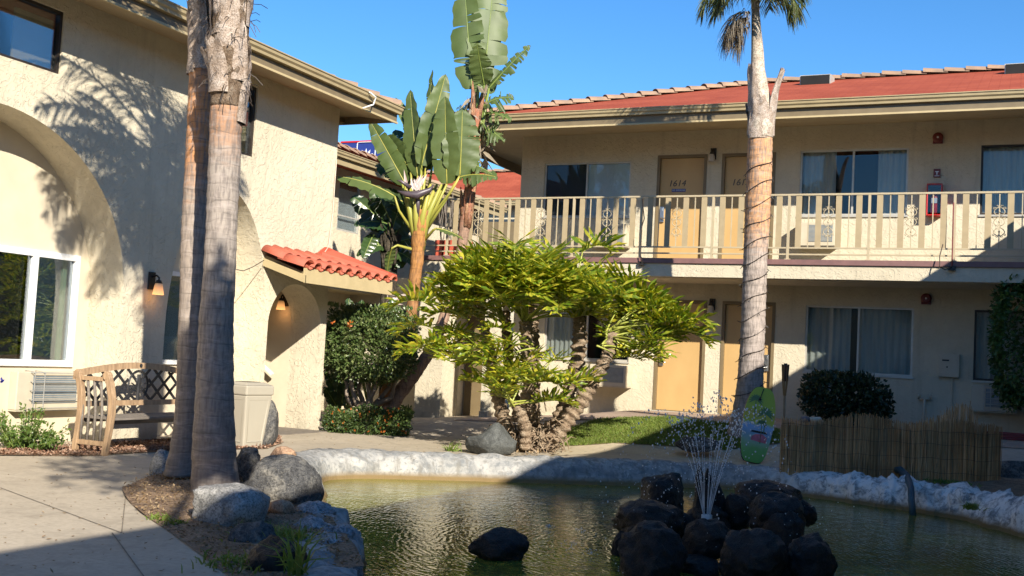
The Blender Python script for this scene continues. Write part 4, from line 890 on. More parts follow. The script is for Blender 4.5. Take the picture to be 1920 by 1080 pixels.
# ------------------------------------------------------------------ rocks
M['rock_grey'] = rock_mat('grey_granite', (.12,.12,.115), (.30,.29,.27), (.50,.48,.44), 7, .5)
M['rock_dark'] = rock_mat('dark_boulder', (.03,.03,.032), (.085,.085,.085), (.27,.25,.21), 4.5, .8)
M['rock_lava'] = rock_mat('black_lava', (.009,.008,.008), (.026,.021,.018), (.07,.052,.04), 9, 1.0, .48)
M['rock_tan'] = rock_mat('tan_stone', (.25,.14,.08), (.42,.26,.16), (.55,.40,.27), 6, .4)
M['rock_char'] = rock_mat('charcoal_stone', (.055,.058,.055), (.10,.105,.10), (.15,.155,.145), 12, .35)
M['rock_edge'] = rock_mat('rim_stone', (.13,.14,.15), (.30,.31,.32), (.60,.60,.58), 5, .9)
def rock(label, x0, y0, x1, y1, D=None, mat='rock_grey', name='boulder', group=None, dfac=.9, rough=.16, shape='round', seed=None, cat='rock', sink=.12, top=None):
    if D is None: D = depth(gp((x0+x1)/2, y1))+ (x1-x0)/2*.75*11/F*.8
    c = PD((x0+x1)/2, (y0+y1)/2, D); rx = (x1-x0)/2*D/F*1.04; rz_ = (y1-y0)/2*D/F*(1+sink); c.z -= rz_*sink*.5
    bm = bmesh.new(); bmesh.ops.create_icosphere(bm, subdivisions=4, radius=1); sd = Vector((seed if seed is not None else random.uniform(0,99), random.uniform(0,99), 3))
    sx = RT.copy(); sx.z = 0; sx.normalize(); fy = Vector((-sx.y, sx.x, 0)); k = MB(); cuts = [(Vector((random.gauss(0,1),random.gauss(0,1),random.gauss(0,.7))).normalized(), random.uniform(.70,.92)) for _ in range(11)]
    for v in bm.verts:
        q = v.co.normalized(); s_ = 1+rough*1.2*noise.noise(q*1.1+sd)+rough*.8*noise.fractal(q*2.6+sd, .8, 2.2, 4)
        p = q*s_
        for n_, d_ in cuts:
            e_ = p.dot(n_)-d_
            if e_ > 0: p -= n_*e_*.8
        if shape == 'box': m_ = max(abs(p.x), abs(p.z)); m_ = max(m_, .62*p.length); p = p*(1+.22*(p.length/m_ -1))
        if shape == 'slant': p.z *= (.30+.80*math.exp(-((p.x-.22)/.45)**2)) if p.z > 0 else 1
        p += q*rough*(.30 if mat != 'rock_lava' else .62)*noise.fractal(q*(6 if mat != 'rock_lava' else 4.5)+sd, .6, 2.1, 5)
        k.v.append(c+sx*p.x*rx+fy*p.y*rx*dfac+Vector((0,0,1))*p.z*rz_)
    k.f = [tuple(v.index for v in f.verts) for f in bm.faces]; bm.free()
    return single(name, k, M[mat], label, cat, c-Vector((0,0,rz_)), group, None, True)
G1 = 'boulders round the palm bed'
rock('pale grey rounded boulder at the foot of the front palm', 362, 908, 512, 1000, 8.0, 'rock_grey', group=G1, shape='box')
rock('big dark rounded boulder at the pond edge beside the palms', 460, 852, 615, 956, 9.15, 'rock_dark', group=G1, rough=.13)
rock('dark sloping boulder just right of the front palm trunk', 436, 838, 488, 912, 10.15, 'rock_dark', group=G1)
rock('rough grey stone left of the rear palm trunk base', 279, 846, 322, 906, 10.5, 'rock_grey', group=G1)
rock('smooth reddish tan stone wedged beside the grey boulder', 500, 938, 552, 978, 8.45, 'rock_tan', group=G1, rough=.08)
rock('dark grey stone below the pale boulder', 427, 975, 515, 1042, 7.2, 'rock_dark', group=G1)
rock('black squarish stone nearest the camera with grass beside it', 463, 1006, 576, 1135, 6.4, 'rock_lava', group=G1, shape='box', rough=.1)
rock('tan stone cap lying on top of the big dark boulder', 506, 838, 556, 862, 9.3, 'rock_tan', group=G1, rough=.12)
rock('tall dark grey boulder between the bin and the arched doorway', 468, 753, 524, 836, 14.0, 'rock_dark', group='stones along the wall', rough=.1)
rock('charcoal wedge-shaped stone in front of the philodendron', 872, 793, 968, 856, 14.6, 'rock_char', name='boulder', shape='slant', rough=.1)
rock('flat dark stone lying on the lawn behind the fountain', 1268, 820, 1352, 846, 15.6, 'rock_dark', rough=.1)
rock('wide dark stone at the right edge of the picture by the reed fence', 1856, 862, 1960, 925, 14.4, 'rock_dark', rough=.12)
rock('small tan stone at the water line near the right edge', 1862, 1003, 1893, 1026, 12.2, 'rock_tan', rough=.1)
rock('pale blue-grey flat stone on the pond edge below the big boulder', 548, 940, 628, 985, 8.6, 'rock_edge', group='pale stones of the pond edge', rough=.24)
rock('pale jagged edge stone beside the grass tuft', 545, 968, 622, 1022, 7.9, 'rock_edge', group='pale stones of the pond edge', rough=.24)
rock('pale low edge stone nearest the camera', 568, 1018, 650, 1086, 7.2, 'rock_edge', group='pale stones of the pond edge', rough=.24)
for lab, bb, D in (('pale edge stone sloping into the water beside the algae', (598,984,668,1045), 7.75), ('grey edge stone at the bottom of the picture by the water', (606,1036,682,1096), 7.1), ('cracked grey edge stone in front of the grass tuft', (560,1044,632,1100), 6.9)):
    rock(lab, *bb, D, 'rock_edge', group='pale stones of the pond edge', rough=.24)
rock('lone black lava stone sitting in the water left of the fountain', 880, 993, 992, 1052, 8.5, 'rock_lava', rough=.12, dfac=.8)
GF = 'black lava stones piled round the fountain'
for lab, bb, D, sh in [
    ('long black lava stone on the left of the fountain pile', (1146,941,1284,1006), 9.1, 'round'),
    ('upright black lava stone standing behind on the left of the fountain', (1198,890,1283,975), 10.4, 'box'),
    ('big black lava stone at the front left of the pile', (1153,985,1290,1096), 8.2, 'round'),
    ('black lava block directly below the fountain nozzle', (1278,976,1364,1050), 8.6, 'box'),
    ('largest black lava stone high on the right of the nozzle', (1400,920,1508,1010), 9.1, 'round'),
    ('narrow black lava stone between the nozzle and the largest stone', (1356,926,1412,990), 9.5, 'round'),
    ('flat black lava slab topping the back right of the pile', (1376,904,1503,960), 9.9, 'round'),
    ('big black lava stone at the front centre of the pile', (1340,990,1474,1096), 8.1, 'round'),
    ('separate black lava stone at the front right of the pile', (1478,1010,1572,1096), 8.1, 'box'),
    ('small low black lava stone behind the right end of the pile', (1490,940,1532,982), 10.0, 'round'),
    ('black lava stone under the largest one on the right', (1430,960,1504,1070), 8.9, 'box'),
    ('black lava stone low behind the nozzle', (1290,948,1372,1010), 9.45, 'round'),
    ('small black lava stone filling the gap left of the nozzle', (1240,955,1300,1010), 9.35, 'round'),
    ('small wedge of black lava at the water between the two front stones', (1270,1040,1352,1098), 8.35, 'box'), ('low black lava lump at the left foot of the pile', (1146,1000,1180,1050), 8.9, 'round'), ('black lava chunk resting beside the front centre stone', (1400,1030,1500,1100), 8.25, 'box'), ('black lava chunk under the long left stone', (1160,975,1250,1040), 8.9, 'box')]:
    rock(lab, *bb, D, 'rock_lava', 'lava_stone', GF, .95, .15, sh)
k = MB()
for x_, h_, y_ in ((1312, 872, 0), (1327, 878, .05), (1346, 905, .1)):
    a, b = PD(x_, 965, 9.5+y_), PD(x_, h_, 9.5+y_); k.tube([a, a.lerp(b,.4)+Vector((.02,0,0)), a.lerp(b,.75), b], [.075,.062,.04,.008], 7)
single('jagged_stone', k, M['rock_lava'], 'cluster of pointed black stone spikes right behind the fountain jets', 'rock', PD(1320,965,9.5), GF)
# ------------------------------------------------------------------ fountain
ft = Thing('fountain', 'small fountain nozzle spraying thin jets of water above the black stones', 'fountain', FC)
k = MB(); q = PD(1325, 972, 9.2)
k.tube([q-Vector((0,0,.12)), q-Vector((0,0,.02)), q-Vector((0,0,.02)), q+Vector((0,0,.03))], [.025,.03,.045,.045], 14); ft.part('nozzle', k, M['white'], smooth=False)
rnd = random.Random(3); k = MB(); dr = MB()
px_m = 9.2/F
for i in range(17):
    dx = rnd.uniform(-1, 1); ang = rnd.uniform(0, 2*PI); hgt = rnd.uniform(.72, 1.02); rad = .50*abs(rnd.random())**.6+.05
    vx, vy = math.cos(ang)*rad, math.sin(ang)*rad; T_ = 2.1; o_ = q+Vector((math.cos(ang)*.03, math.sin(ang)*.03, .03))
    def at_(t): return o_+Vector((vx*t, vy*t, hgt*(1-(t-1)**2)))
    k.tube([at_(t*.04) for t in range(0, 7)], [.0032-.00035*j for j in range(7)], 5)
    for j in range(46): tt_ = .15+j*.0085+rnd.uniform(0,.006); k.ball(at_(tt_)+Vector([rnd.gauss(0,.0015) for _ in range(3)]), rnd.uniform(.0016,.0042), 5, 4, (1,1,1.9))
    t = .45
    while t < 2.35:
        p_ = at_(t)+Vector([rnd.gauss(0,.006+.018*t) for _ in range(3)])
        if p_.z > -.24: dr.ball(p_, rnd.uniform(.0024,.0062)*(1.25 if .75 < t < 1.6 else 1), 6, 4, (1,1,rnd.uniform(1,1.8)))
        t += rnd.uniform(.006,.034)*(1+.5*t)
for i in range(260):
    an, r_ = rnd.uniform(0,2*PI), rnd.uniform(.1,1.25); p_ = q+Vector((math.cos(an)*r_, math.sin(an)*r_, rnd.uniform(-.3,.85)*(1-.4*r_)))
    if p_.z > -.24: dr.ball(p_, rnd.uniform(.002,.0055), 5, 4)
ft.part('water_jets', k, M['drop'], smooth=True); d_ = ft.part('droplets', dr, M['drop'], smooth=True); d_['kind'] = 'stuff'
k = MB()
for sx_, sy_, r_ in ((1068,1030,.10),(1090,1000,.07),(1110,1040,.08),(1230,1075,.14),(1170,1072,.12),(1030,990,.05),(1375,1078,.14)):
    c = PZ(sx_, sy_, -.24)
    for j in range(34): an = rnd.uniform(0,2*PI); rr_ = rnd.random()*r_; k.ball(c+Vector((math.cos(an)*rr_, math.sin(an)*rr_, rnd.random()*r_*.6)), rnd.uniform(.002,.0055), 5, 4)
s_ = ft.part('splashes', k, M['drop'], smooth=True); s_['kind'] = 'stuff'
# ------------------------------------------------------------------ reed fence, torch, bodyboard, hose, spotlight
M['reed'] = leaf_mat('dry_reed', [(.29,.16,.07), (.58,.35,.16), (.74,.48,.24), (.44,.26,.11), (.85,.60,.34), (.36,.20,.09)], .7, .08, (1.1,1,.8), spec=.2)
fa_, fb2 = gp(1462, 888), gp(1876, 903); A_, B_ = Vector((fa_.x, fa_.y, 0)), Vector((fb2.x, fb2.y, 0)); Lf = (B_-A_).length; nrm = (B_-A_).normalized().cross(Vector((0,0,1)))
top = [(1462,784),(1480,788),(1530,792),(1560,786),(1600,778),(1625,779),(1660,786),(1700,795),(1745,793),(1790,788),(1830,796),(1876,800)]
def topz(s):
    x = 1462+(1876-1462)*s; py = lerpt(x, top); c = A_.lerp(B_, s); return EYE.z+ray(x, py).z*depth(c)
rfn = Thing('reed_fence', 'low brown reed screen fence standing along the far edge of the pond', 'fence', A_)
k = MB(); rr = random.Random(5); nre = 900
for i in range(nre):
    s = (i+rr.random()*.9)/nre; c = A_.lerp(B_, s)+nrm*(rr.choice((-.012,0,.012))+.03*math.sin(s*23)); z0 = gh(c.x,c.y)-.03; z1 = topz(s)+rr.gauss(0,.018); ln = rr.gauss(0,.012)
    if rr.random() < .05: z1 += rr.uniform(.0,.05)
    w_ = rr.uniform(.0022,.0045); t_ = (B_-A_).normalized(); k.tube([c+Vector((0,0,z0)), c+t_*ln+Vector((0,0,(z0+z1)/2)), c+t_*ln*1.6+Vector((0,0,z1))], [w_*1.15,w_,w_*.8], 4, False)
rfn.part('reeds', k, M['reed'])
k = MB(); hump = [(1700,798),(1740,790),(1770,778),(1795,762),(1812,757),(1826,770),(1838,800)]
for i in range(240):
    s = .57+.35*(i+rr.random())/240; x = 1462+414*s; c = A_.lerp(B_, s)+nrm*(-.10+rr.uniform(-.015,.015)); hz = EYE.z+ray(x, lerpt(x, hump)).z*depth(c); w_ = rr.uniform(.0025,.0045); k.tube([c+Vector((0,0,.05)), c+Vector((rr.gauss(0,.03),0,hz+rr.gauss(0,.02)))], [w_,w_*.8], 4, False)
rfn.part('second_reed_layer', k, M['reed'])
k = MB()
for z in (.12,.3,.48,.64): k.tube([A_.lerp(B_, j/40)-nrm*-.022+nrm*.03*math.sin(j/40*23)+Vector((0,0,z+.01*math.sin(j))) for j in range(41)], .0016, 4)
rfn.part('binding_wire', k, M['cable'])
k = MB()
k.add([A_+nrm*-.03, B_+nrm*-.03, B_+nrm*-.03+Vector((0,0,.66)), A_+nrm*-.03+Vector((0,0,.62)), A_+nrm*-.035, B_+nrm*-.035, B_+nrm*-.035+Vector((0,0,.66)), A_+nrm*-.035+Vector((0,0,.62))], [(0,1,2,3),(7,6,5,4),(3,2,6,7)])
rfn.part('backing', k, M['litter'])
tq = gp(1468, 886); tD = depth(tq); a = Vector((tq.x, tq.y, -.02)); b = PD(1471, 742, tD); c = PD(1472, 712, tD); e = PD(1473, 683, tD)
tr = Thing('garden_torch', 'bamboo garden torch with dark woven head at the left end of the reed fence', 'torch', a)
M['bamboo'] = plain('bamboo_cane', (.30,.19,.08), (.19,.11,.05), .5, 9)
tr.part('cane', MB().tube([a, a.lerp(b,.5), b], [.017,.016,.015], 8), M['bamboo'], smooth=True)
k = MB()
for j in range(7): an = 2*PI*j/7; d = Vector((math.cos(an), math.sin(an), 0)); k.tube([b+d*.014, c+d*.036, e+d*.046], .0055, 4)
tr.part('splayed_strips', k, M['bamboo']); tr.part('woven_basket', MB().tube([c-Vector((0,0,.02)), c.lerp(e,.5), e-Vector((0,0,.01))], [.028,.036,.044], 12), plain('woven_torch', (.10,.035,.02), (.05,.018,.012), .8, 40, .8, .004)); tr.part('canister', MB().tube([e-Vector((0,0,.03)), e+Vector((0,0,.012))], [.03,.022], 10), M['black'])
# bodyboard
def board_mat():
    m, nt, b, o = newmat('printed_board'); tc = N(nt, 'TexCoord'); sp = N(nt, 'SeparateXYZ'); nt.links.new(tc.outputs['Object'], sp.inputs[0]); co = coords(nt)
    nz = noisen(nt, co, 7, 4); ad = N(nt, 'Math', operation='MULTIPLY_ADD', inp={1: .16, 2: -.08}); nt.links.new(nz, ad.inputs[0]); s_ = N(nt, 'Math', operation='ADD'); nt.links.new(sp.outputs[2], s_.inputs[0]); nt.links.new(ad.outputs[0], s_.inputs[1])
    g_ = (.16,.30,.06)
    c = ramp(nt, s_.outputs[0], [(0,(.10,.30,.05)),(.20,(.16,.36,.10)),(.30,(.25,.38,.24)),(.42,(.20,.33,.45)),(.53,(.24,.40,.62)),(.575,(.40,.44,.05)),(.66,(.46,.42,.05)),(.72,(.42,.36,.05)),(.76,(.38,.46,.05)),(1,(.34,.44,.04))])
    nt.links.new(c, b.inputs['Base Color']); b.inputs['Roughness'].default_value = .4; return m
bp = gp(1409, 872); bD = depth(bp)+.05; t = Thing('bodyboard', 'yellow and green printed bodyboard propped upright by the palm beyond the fountain', 'bodyboard', bp)
bw, bh = .36*1.02, 1.05
up_ = (PD(1436, 728, bD+.25)-PD(1413, 870, bD)); bh = up_.length; up_.normalize(); rt_ = (RT*1.0+up_*0); rt_ = (rt_-up_*rt_.dot(up_)).normalized(); nb = rt_.cross(up_); org = PD(1409, 869, bD)
def outline(sc=1):
    pts = []
    for i in range(48):
        t_ = i/48*2*PI; u = math.cos(t_); v_ = math.sin(t_)
        hw = .215; x_ = hw*math.copysign(abs(u)**.55, u); 
        y_ = .5+.5*math.copysign(abs(v_)**(.75 if v_ > 0 else .45), v_)
        taper_ = .76+.24*min(1, y_/.45) if y_ < .45 else 1-.10*max(0, (y_-.7)/.3)
        if y_ < .5: y_ = .5-(.5-y_)*(1-.03*math.cos(u*3))
        pts.append((x_*taper_*sc, (y_-.5)*sc+.5))
    return pts
k = MB(); k.prism([Vector((x_, -.02, y_*bh)) for x_, y_ in outline()], (0,.02,0)); m3 = Matrix((rt_, -nb if nb.dot(FW) > 0 else nb, up_)).transposed(); nf = nb if nb.dot(FW) < 0 else -nb
m3 = Matrix((rt_, -nf, up_)).transposed()
def boardobj(name, mb, mat, off=0, sm=False):
    me = bpy.data.meshes.new(name); me.from_pydata([tuple(v) for v in mb.v], [], mb.f); me.materials.append(mat); o = bpy.data.objects.new(name, me); COL.objects.link(o); o.parent = t.o
    o.matrix_local = Matrix.Translation(org-bp) @ m3.to_4x4(); return o
boardobj('deck', k, board_mat()); k = MB(); k.prism([Vector((x_, .001, y_*bh)) for x_, y_ in outline(1.012)], (0,.035,0)); boardobj('slick_edge', k, M['black'])
M['palmprint'] = plain('palm_print', (.08,.16,.06), (.14,.24,.10), .5, 20); k = MB()
for px_, pz_, r_ in ((.08,.66,.13),(-.08,.82,.11),(.05,.53,.08)):
    for j in range(11):
        an = R_(-20+j*22); d = Vector((math.cos(an),0,math.sin(an))); c0 = Vector((px_,-.0225,pz_*bh)); s_ = Vector((-d.z,0,d.x))*.014; k.add([c0, c0+d*r_*.55+s_, c0+d*r_+Vector((0,0,-.03)), c0+d*r_*.5-s_], [(0,1,2,3)])
    k.prism([Vector((px_-.006,-.0225,pz_*bh)),Vector((px_+.006,-.0225,pz_*bh)),Vector((px_+.02,-.0225,(pz_-.26)*bh)),Vector((px_+.006,-.0225,(pz_-.26)*bh))], (0,.001,0))
boardobj('palm_print', k, M['palmprint'])
k = MB(); k.prism([Vector((x_*.11+.04,-.0225,.335*bh+z_*.07)) for x_, z_ in ((-1,-.6),(.9,-.8),(1,.3),(.4,.9),(-.5,.7),(-.9,.2))], (0,.001,0)); boardobj('van_print', k, plain('pink_print', (.55,.16,.22), (.35,.08,.08), .5, 15))
k = MB(); k.prism([Vector((x_*.12+.03,-.0225,.41*bh+z_*.02)) for x_, z_ in ((-1,-.6),(1,-.4),(.7,.9),(-.8,.8))], (0,.001,0)); boardobj('van_roof_print', k, M['black'])
k = MB(); k.tube([(0,-.03,.985*bh),(-.02,-.035,.9*bh),(-.03,-.03,.84*bh)], .006, 6); k.ball((-.03,-.03,.835*bh), .02, 8, 6); boardobj('leash', k, M['black'])
# hose over the rim
h0 = PZ(1668,882,.08); hp = [h0, PD(1688,881,13.85), PD(1701,893,13.3), PD(1708,915,12.75), PD(1709,940,12.55), PD(1712,970,12.5)]
single('pond_hose', MB().tube([hp[0].lerp(hp[1], .0)]+[Vector(p) for p in hp[1:]], [.035,.045,.042,.038,.038,.036], 10), plain('blue_grey_hose', (.035,.085,.11), (.02,.05,.07), .55, 9), 'dark blue-green hose bending over the pond rim into the water', 'hose', h0, smooth=True)
k = MB(); sp_ = PD(1502,787,depth(A_)+.35); k.tube([sp_, sp_+RT*.07, sp_+RT*.11], [.045,.05,.03], 12); t = Thing('spotlight', 'small grey garden spotlight resting on top of the reed fence', 'spotlight', sp_); t.part('head', k, plain('grey_spot', (.13,.12,.13), None, .5), smooth=True); t.part('body', MB().tube([sp_+RT*.11, sp_+RT*.24, sp_+RT*.28-UP*.05], [.035,.04,.03], 10), M['ac'], smooth=True); t.part('stem', MB().tube([sp_+RT*.26, Vector(((sp_+RT*.26).x, (sp_+RT*.26).y, .1))], .012, 6), M['black'])
c = PY(1895, 832, 18.3); k = MB()
for i in range(3): an = i*.7; k.tube([c+Vector((.32*math.cos(t_/8+an)*(1+.1*i), .2*math.sin(t_/8+an), .03+.035*i)) for t_ in range(0, 52, 3)], .014, 6)
c2 = Vector((c.x, c.y, gh(c.x, c.y))); k.v = [Vector((v.x, v.y, v.z-c.z+c2.z)) for v in k.v]
single('coiled_red_hose', k, plain('red_rubber', (.22,.03,.03), None, .5), 'dark red hose coiled on the walkway at the right edge', 'hose', c2, smooth=True)
for i, (px, od) in enumerate(((827, 'leftmost'), (843, 'second from left'), (856, 'third from left'), (874, 'rightmost'))):
    p = PY(px, 470, 19.3); k = MB(); k.add([(p.x-.07,19.2,3.17),(p.x+.07,19.2,3.17),(p.x+.07,19.4,3.17),(p.x-.07,19.4,3.17),(p.x-.085,19.18,3.55),(p.x+.085,19.18,3.55),(p.x+.085,19.42,3.55),(p.x-.085,19.42,3.55)], [(0,3,2,1),(4,5,6,7),(0,1,5,4),(1,2,6,5),(2,3,7,6),(3,0,4,7)])
    pl_ = Thing('planter', 'orange-red planter with bare stems behind the balcony railing, %s' % od, 'planter', (p.x, 19.3, 3.17), 0, 'planters behind the railing'); pl_.part('box', k, M['terrapaint'])
    k = MB()
    for j in range(7): k.tube([(p.x+rr.uniform(-.05,.05),19.3,3.5),(p.x+rr.uniform(-.1,.1),19.3,3.9),(p.x+rr.uniform(-.14,.14),19.3,rr.uniform(4.1,4.6))], .007, 4)
    pl_.part('bare_stems', k, M['greywood'])
# ------------------------------------------------------------------ vegetation
rv = random.Random(11)
def rvec(): 
    while True:
        v = Vector((rv.uniform(-1,1), rv.uniform(-1,1), rv.uniform(-1,1)))
        if .05 < v.length < 1: return v.normalized()
def leaf(mb, p, d, n, L, W, fold=.25):
    """one leaf: two halves folded on the midrib"""
    d = d.normalized(); s_ = d.cross(n); s_ = s_.normalized() if s_.length > .01 else Vector((1,0,0)); n = s_.cross(d)
    a = p; b = p+d*L; m1 = p+d*L*.45-n*W*fold*.5; l = p+d*L*.42+s_*W*.5+n*W*fold*.4; r = p+d*L*.42-s_*W*.5+n*W*fold*.4
    mb.add([a, l, b, r, m1], [(0,4,1),(4,2,1),(0,3,4),(4,3,2)])
def cloud(mb, sampler, n, L, W, up=.3, out=.8):
    for _ in range(n):
        p, o_ = sampler(); d = (o_*out+rvec()*.9+Vector((0,0,up))).normalized(); k = rv.uniform(.7,1.25); leaf(mb, p, d, rvec()+o_*.8+Vector((0,0,.5)), L*k, W*k)
def ellip(c, r, shell=.72, boxy=2.0, gaps=.0):
    c = Vector(c)
    def f():
        for _ in range(40):
            v = rvec(); q = (abs(v.x)**boxy+abs(v.y)**boxy+abs(v.z)**boxy)**(-1/boxy); rr_ = rv.uniform(shell, 1.0)
            lump = 1+.10*noise.noise(v*3.1+c)+.07*noise.noise(v*7+c); p = c+Vector((v.x*r[0], v.y*r[1], v.z*r[2]))*q*rr_*lump
            if noise.noise(p*3.3) > gaps-.6: return p, v
        return p, v
    return f
GREEN = [(.035,.07,.015), (.06,.12,.02), (.10,.17,.035), (.05,.10,.02)]
M['boxleaf'] = leaf_mat('hedge_leaf', [(.05,.09,.025), (.085,.135,.035), (.14,.19,.06), (.20,.23,.09), (.065,.11,.03)], .3, .18)
M['lantleaf'] = leaf_mat('flowerbush_leaf', [(.035,.075,.018), (.075,.13,.03), (.13,.18,.045), (.05,.09,.022)], .5, .2)
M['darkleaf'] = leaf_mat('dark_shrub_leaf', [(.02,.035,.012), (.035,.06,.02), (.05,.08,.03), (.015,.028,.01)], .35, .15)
M['ficusleaf'] = leaf_mat('climber_leaf', [(.035,.08,.02), (.065,.14,.03), (.11,.20,.045)], .4, .3)
M['brightleaf'] = leaf_mat('bright_leaf', [(.07,.14,.025), (.12,.20,.04), (.17,.25,.06), (.09,.15,.03)], .4, .35)
M['grass'] = leaf_mat('grass_blade', [(.12,.19,.025), (.18,.27,.04), (.25,.32,.06), (.14,.21,.03), (.33,.32,.10)], .6, .3)
M['paddle'] = leaf_mat('paddle_leaf', [(.095,.145,.038), (.135,.18,.052), (.08,.125,.03)], .5, .28, (1.2,1.2,.45))
M['paddledark'] = leaf_mat('paddle_leaf_dark', [(.03,.07,.02), (.05,.09,.025), (.04,.06,.02)], .3, .15)  # darker copy of the paddle leaf, shade of inner and rear leaves put into colour
M['petiole'] = plain('yellow_petiole', (.42,.36,.07), (.26,.28,.05), .45, 5, sc=(1,1,.3))
M['petiolegreen'] = plain('green_petiole', (.22,.27,.06), (.13,.19,.04), .45, 6)
M['philo'] = leaf_mat('philodendron_leaf', [(.10,.19,.015), (.22,.31,.02), (.42,.43,.03), (.68,.58,.06), (.15,.24,.015), (.32,.38,.03)], .3, .38, (1.3,1.2,.3))
M['philo_stem'] = plain('philodendron_stalk', (.42,.42,.09), (.24,.29,.05), .4, 6)
M['queenleaf'] = leaf_mat('palm_leaflet', [(.07,.10,.03), (.11,.14,.045), (.16,.17,.06), (.22,.20,.09)], .5, .3)
M['deadleaf'] = leaf_mat('dead_frond', [(.30,.24,.16), (.42,.36,.27), (.22,.16,.10), (.50,.45,.36)], .8, .15, (1,.95,.85))
M['flower_orange'] = leaf_mat('orange_petal', [(.75,.20,.03), (.80,.32,.05), (.65,.14,.04)], .5, .3, (1.1,.9,.6))
M['flower_white'] = leaf_mat('pale_petal', [(.70,.58,.52), (.60,.42,.40), (.78,.72,.66)], .5, .2, (1,.95,.9))
M['spathe'] = plain('dark_bract', (.10,.075,.085), (.05,.04,.05), .4, 6)
M['twig'] = plain('pale_bark', (.30,.24,.18), (.17,.13,.10), .8, 12, .4, .004)
M['darkbark'] = rock_mat('dark_fibrous_trunk', (.02,.017,.012), (.06,.05,.035), (.14,.11,.075), 14, .8)
def bark_mat(name, z0, z1, base, mid, top, grey=(.34,.29,.26), ring=.17, ts=.86):
    """ringed palm trunk: colour steps with height, dark scars at the rings"""
    m, nt, b, o = newmat(name); co = coords(nt); g_ = N(nt, 'NewGeometry'); sp = N(nt, 'SeparateXYZ'); nt.links.new(g_.outputs['Position'], sp.inputs[0])
    nz = noisen(nt, coords(nt, (3,3,12)), 2, 5, .6); mr = N(nt, 'MapRange', inp={1: z0, 2: z1}); nt.links.new(sp.outputs[2], mr.inputs[0])
    ad = N(nt, 'Math', operation='MULTIPLY_ADD', inp={1: .16, 2: -.08}); nt.links.new(nz, ad.inputs[0]); s_ = N(nt, 'Math', operation='ADD'); nt.links.new(mr.outputs[0], s_.inputs[0]); nt.links.new(ad.outputs[0], s_.inputs[1])
    c = ramp(nt, s_.outputs[0], [(0, base), (.45, mid), (ts-.08, mid), (ts+.03, top), (1, top)])
    st = noisen(nt, coords(nt, (14,14,2.2)), 3, 4); c = mixc(nt, ramp(nt, st, [(.38, (.75,)*3), (.58, (0,)*3)]), c, tuple(x*.5 for x in grey)); mo = noisen(nt, coords(nt, (1.5,1.5,6)), 3, 6, .7, 1); c = mixc(nt, ramp(nt, mo, [(.50, (0,)*3), (.66, (.4,)*3)]), c, tuple(min(1, x*1.45) for x in grey)); c = mixc(nt, ramp(nt, mo, [(.28, (.6,)*3), (.42, (0,)*3)]), c, tuple(x*.5 for x in base))
    wob = N(nt, 'Math', operation='MULTIPLY_ADD', inp={1: .16, 2: 0}); nt.links.new(noisen(nt, co, 2.5, 3), wob.inputs[0])
    zz_ = N(nt, 'Math', operation='ADD'); nt.links.new(sp.outputs[2], zz_.inputs[0]); nt.links.new(wob.outputs[0], zz_.inputs[1])
    dv = N(nt, 'Math', operation='DIVIDE', inp={1: ring}); nt.links.new(zz_.outputs[0], dv.inputs[0]); fr = N(nt, 'Math', operation='FRACT'); nt.links.new(dv.outputs[0], fr.inputs[0])
    band = ramp(nt, fr.outputs[0], [(0, (.7,)*3), (.05, (.2,)*3), (.14, (0,)*3), (.95, (0,)*3), (1, (.7,)*3)])
    bl_ = mixc(nt, 1.0, band, ramp(nt, noisen(nt, co, 9, 4), [(.35, (.15,)*3), (.6, (1,)*3)]), 'MULTIPLY')
    c = mixc(nt, bl_, c, tuple(x*.32 for x in mid)); nt.links.new(c, b.inputs['Base Color']); b.inputs['Roughness'].default_value = .85; b.inputs['Specular IOR Level'].default_value = .2
    p = bump(nt, b, fr.outputs[0], .35, .02); p = bump(nt, b, st, .5, .012, p); bump(nt, b, noisen(nt, co, 30, 4), .4, .004, p); return m
def trunk_pts(rows, D, dz=0):
    """rows: (y, xl, xr) in the photo, bottom to top, on a plane facing the camera at distance D"""
    P = [(PD((a+b)/2, y, D), (b-a)/2*D/F) for y, a, b in rows]; out, rad = [], []
    for (p, r), (q, s_) in zip(P, P[1:]):
        n_ = max(2, int((q-p).length/.028))
        for j in range(n_): t = j/n_; out.append(p.lerp(q, t)); rad.append(r+(s_-r)*t)
    out.append(P[-1][0]); rad.append(P[-1][1]); return out, rad
def ringed(pts, rad, ring=.17, amt=.035, nn=22):
    rd = []
    for p, r in zip(pts, rad):
        f_ = ((p.z+.05*math.sin(p.z*5.3)+.02*math.sin(p.z*13))/ring) % 1; rd.append(r*(1+amt*(1-f_)-amt*.5+.012*noise.noise(p*6)))
    mb = MB(); mb.tube(pts, rd, nn, True, lambda i, an: 1+.02*noise.noise(Vector((math.cos(an)*1.5, math.sin(an)*1.5, pts[i].z*1.3)))); return mb
def boot(mb, c, ax, an, r, h, wd, flare=.08, taper=.3):
    """dead leaf base: a curved plate hugging the trunk and flaring out at its top"""
    d0 = Vector((math.cos(an), math.sin(an), 0)); base = len(mb.v); nu, nv = 8, 9
    for lay in (0, 1):
        for j in range(nv+1):
            t = j/nv; w_ = wd*(1-(1-taper)*t**2.2)
            for i in range(nu+1):
                u = (i/nu-.5)*w_; a_ = an+u/r; rr_ = r+flare*t**2.5+.012-lay*.014+.014*math.sin(u*60+an*9)*t+.02*noise.noise(Vector((u*9,t*3,an)))
                mb.v.append(c+ax*(h*t+(.03*math.sin(i*2.3+an*5) if j == nv else 0))+Vector((math.cos(a_)*rr_, math.sin(a_)*rr_, 0)))
    n_ = (nu+1)*(nv+1)
    for lay in (0, 1):
        for j in range(nv):
            for i in range(nu): a = base+lay*n_+j*(nu+1)+i; mb.f.append((a, a+1, a+nu+2, a+nu+1))
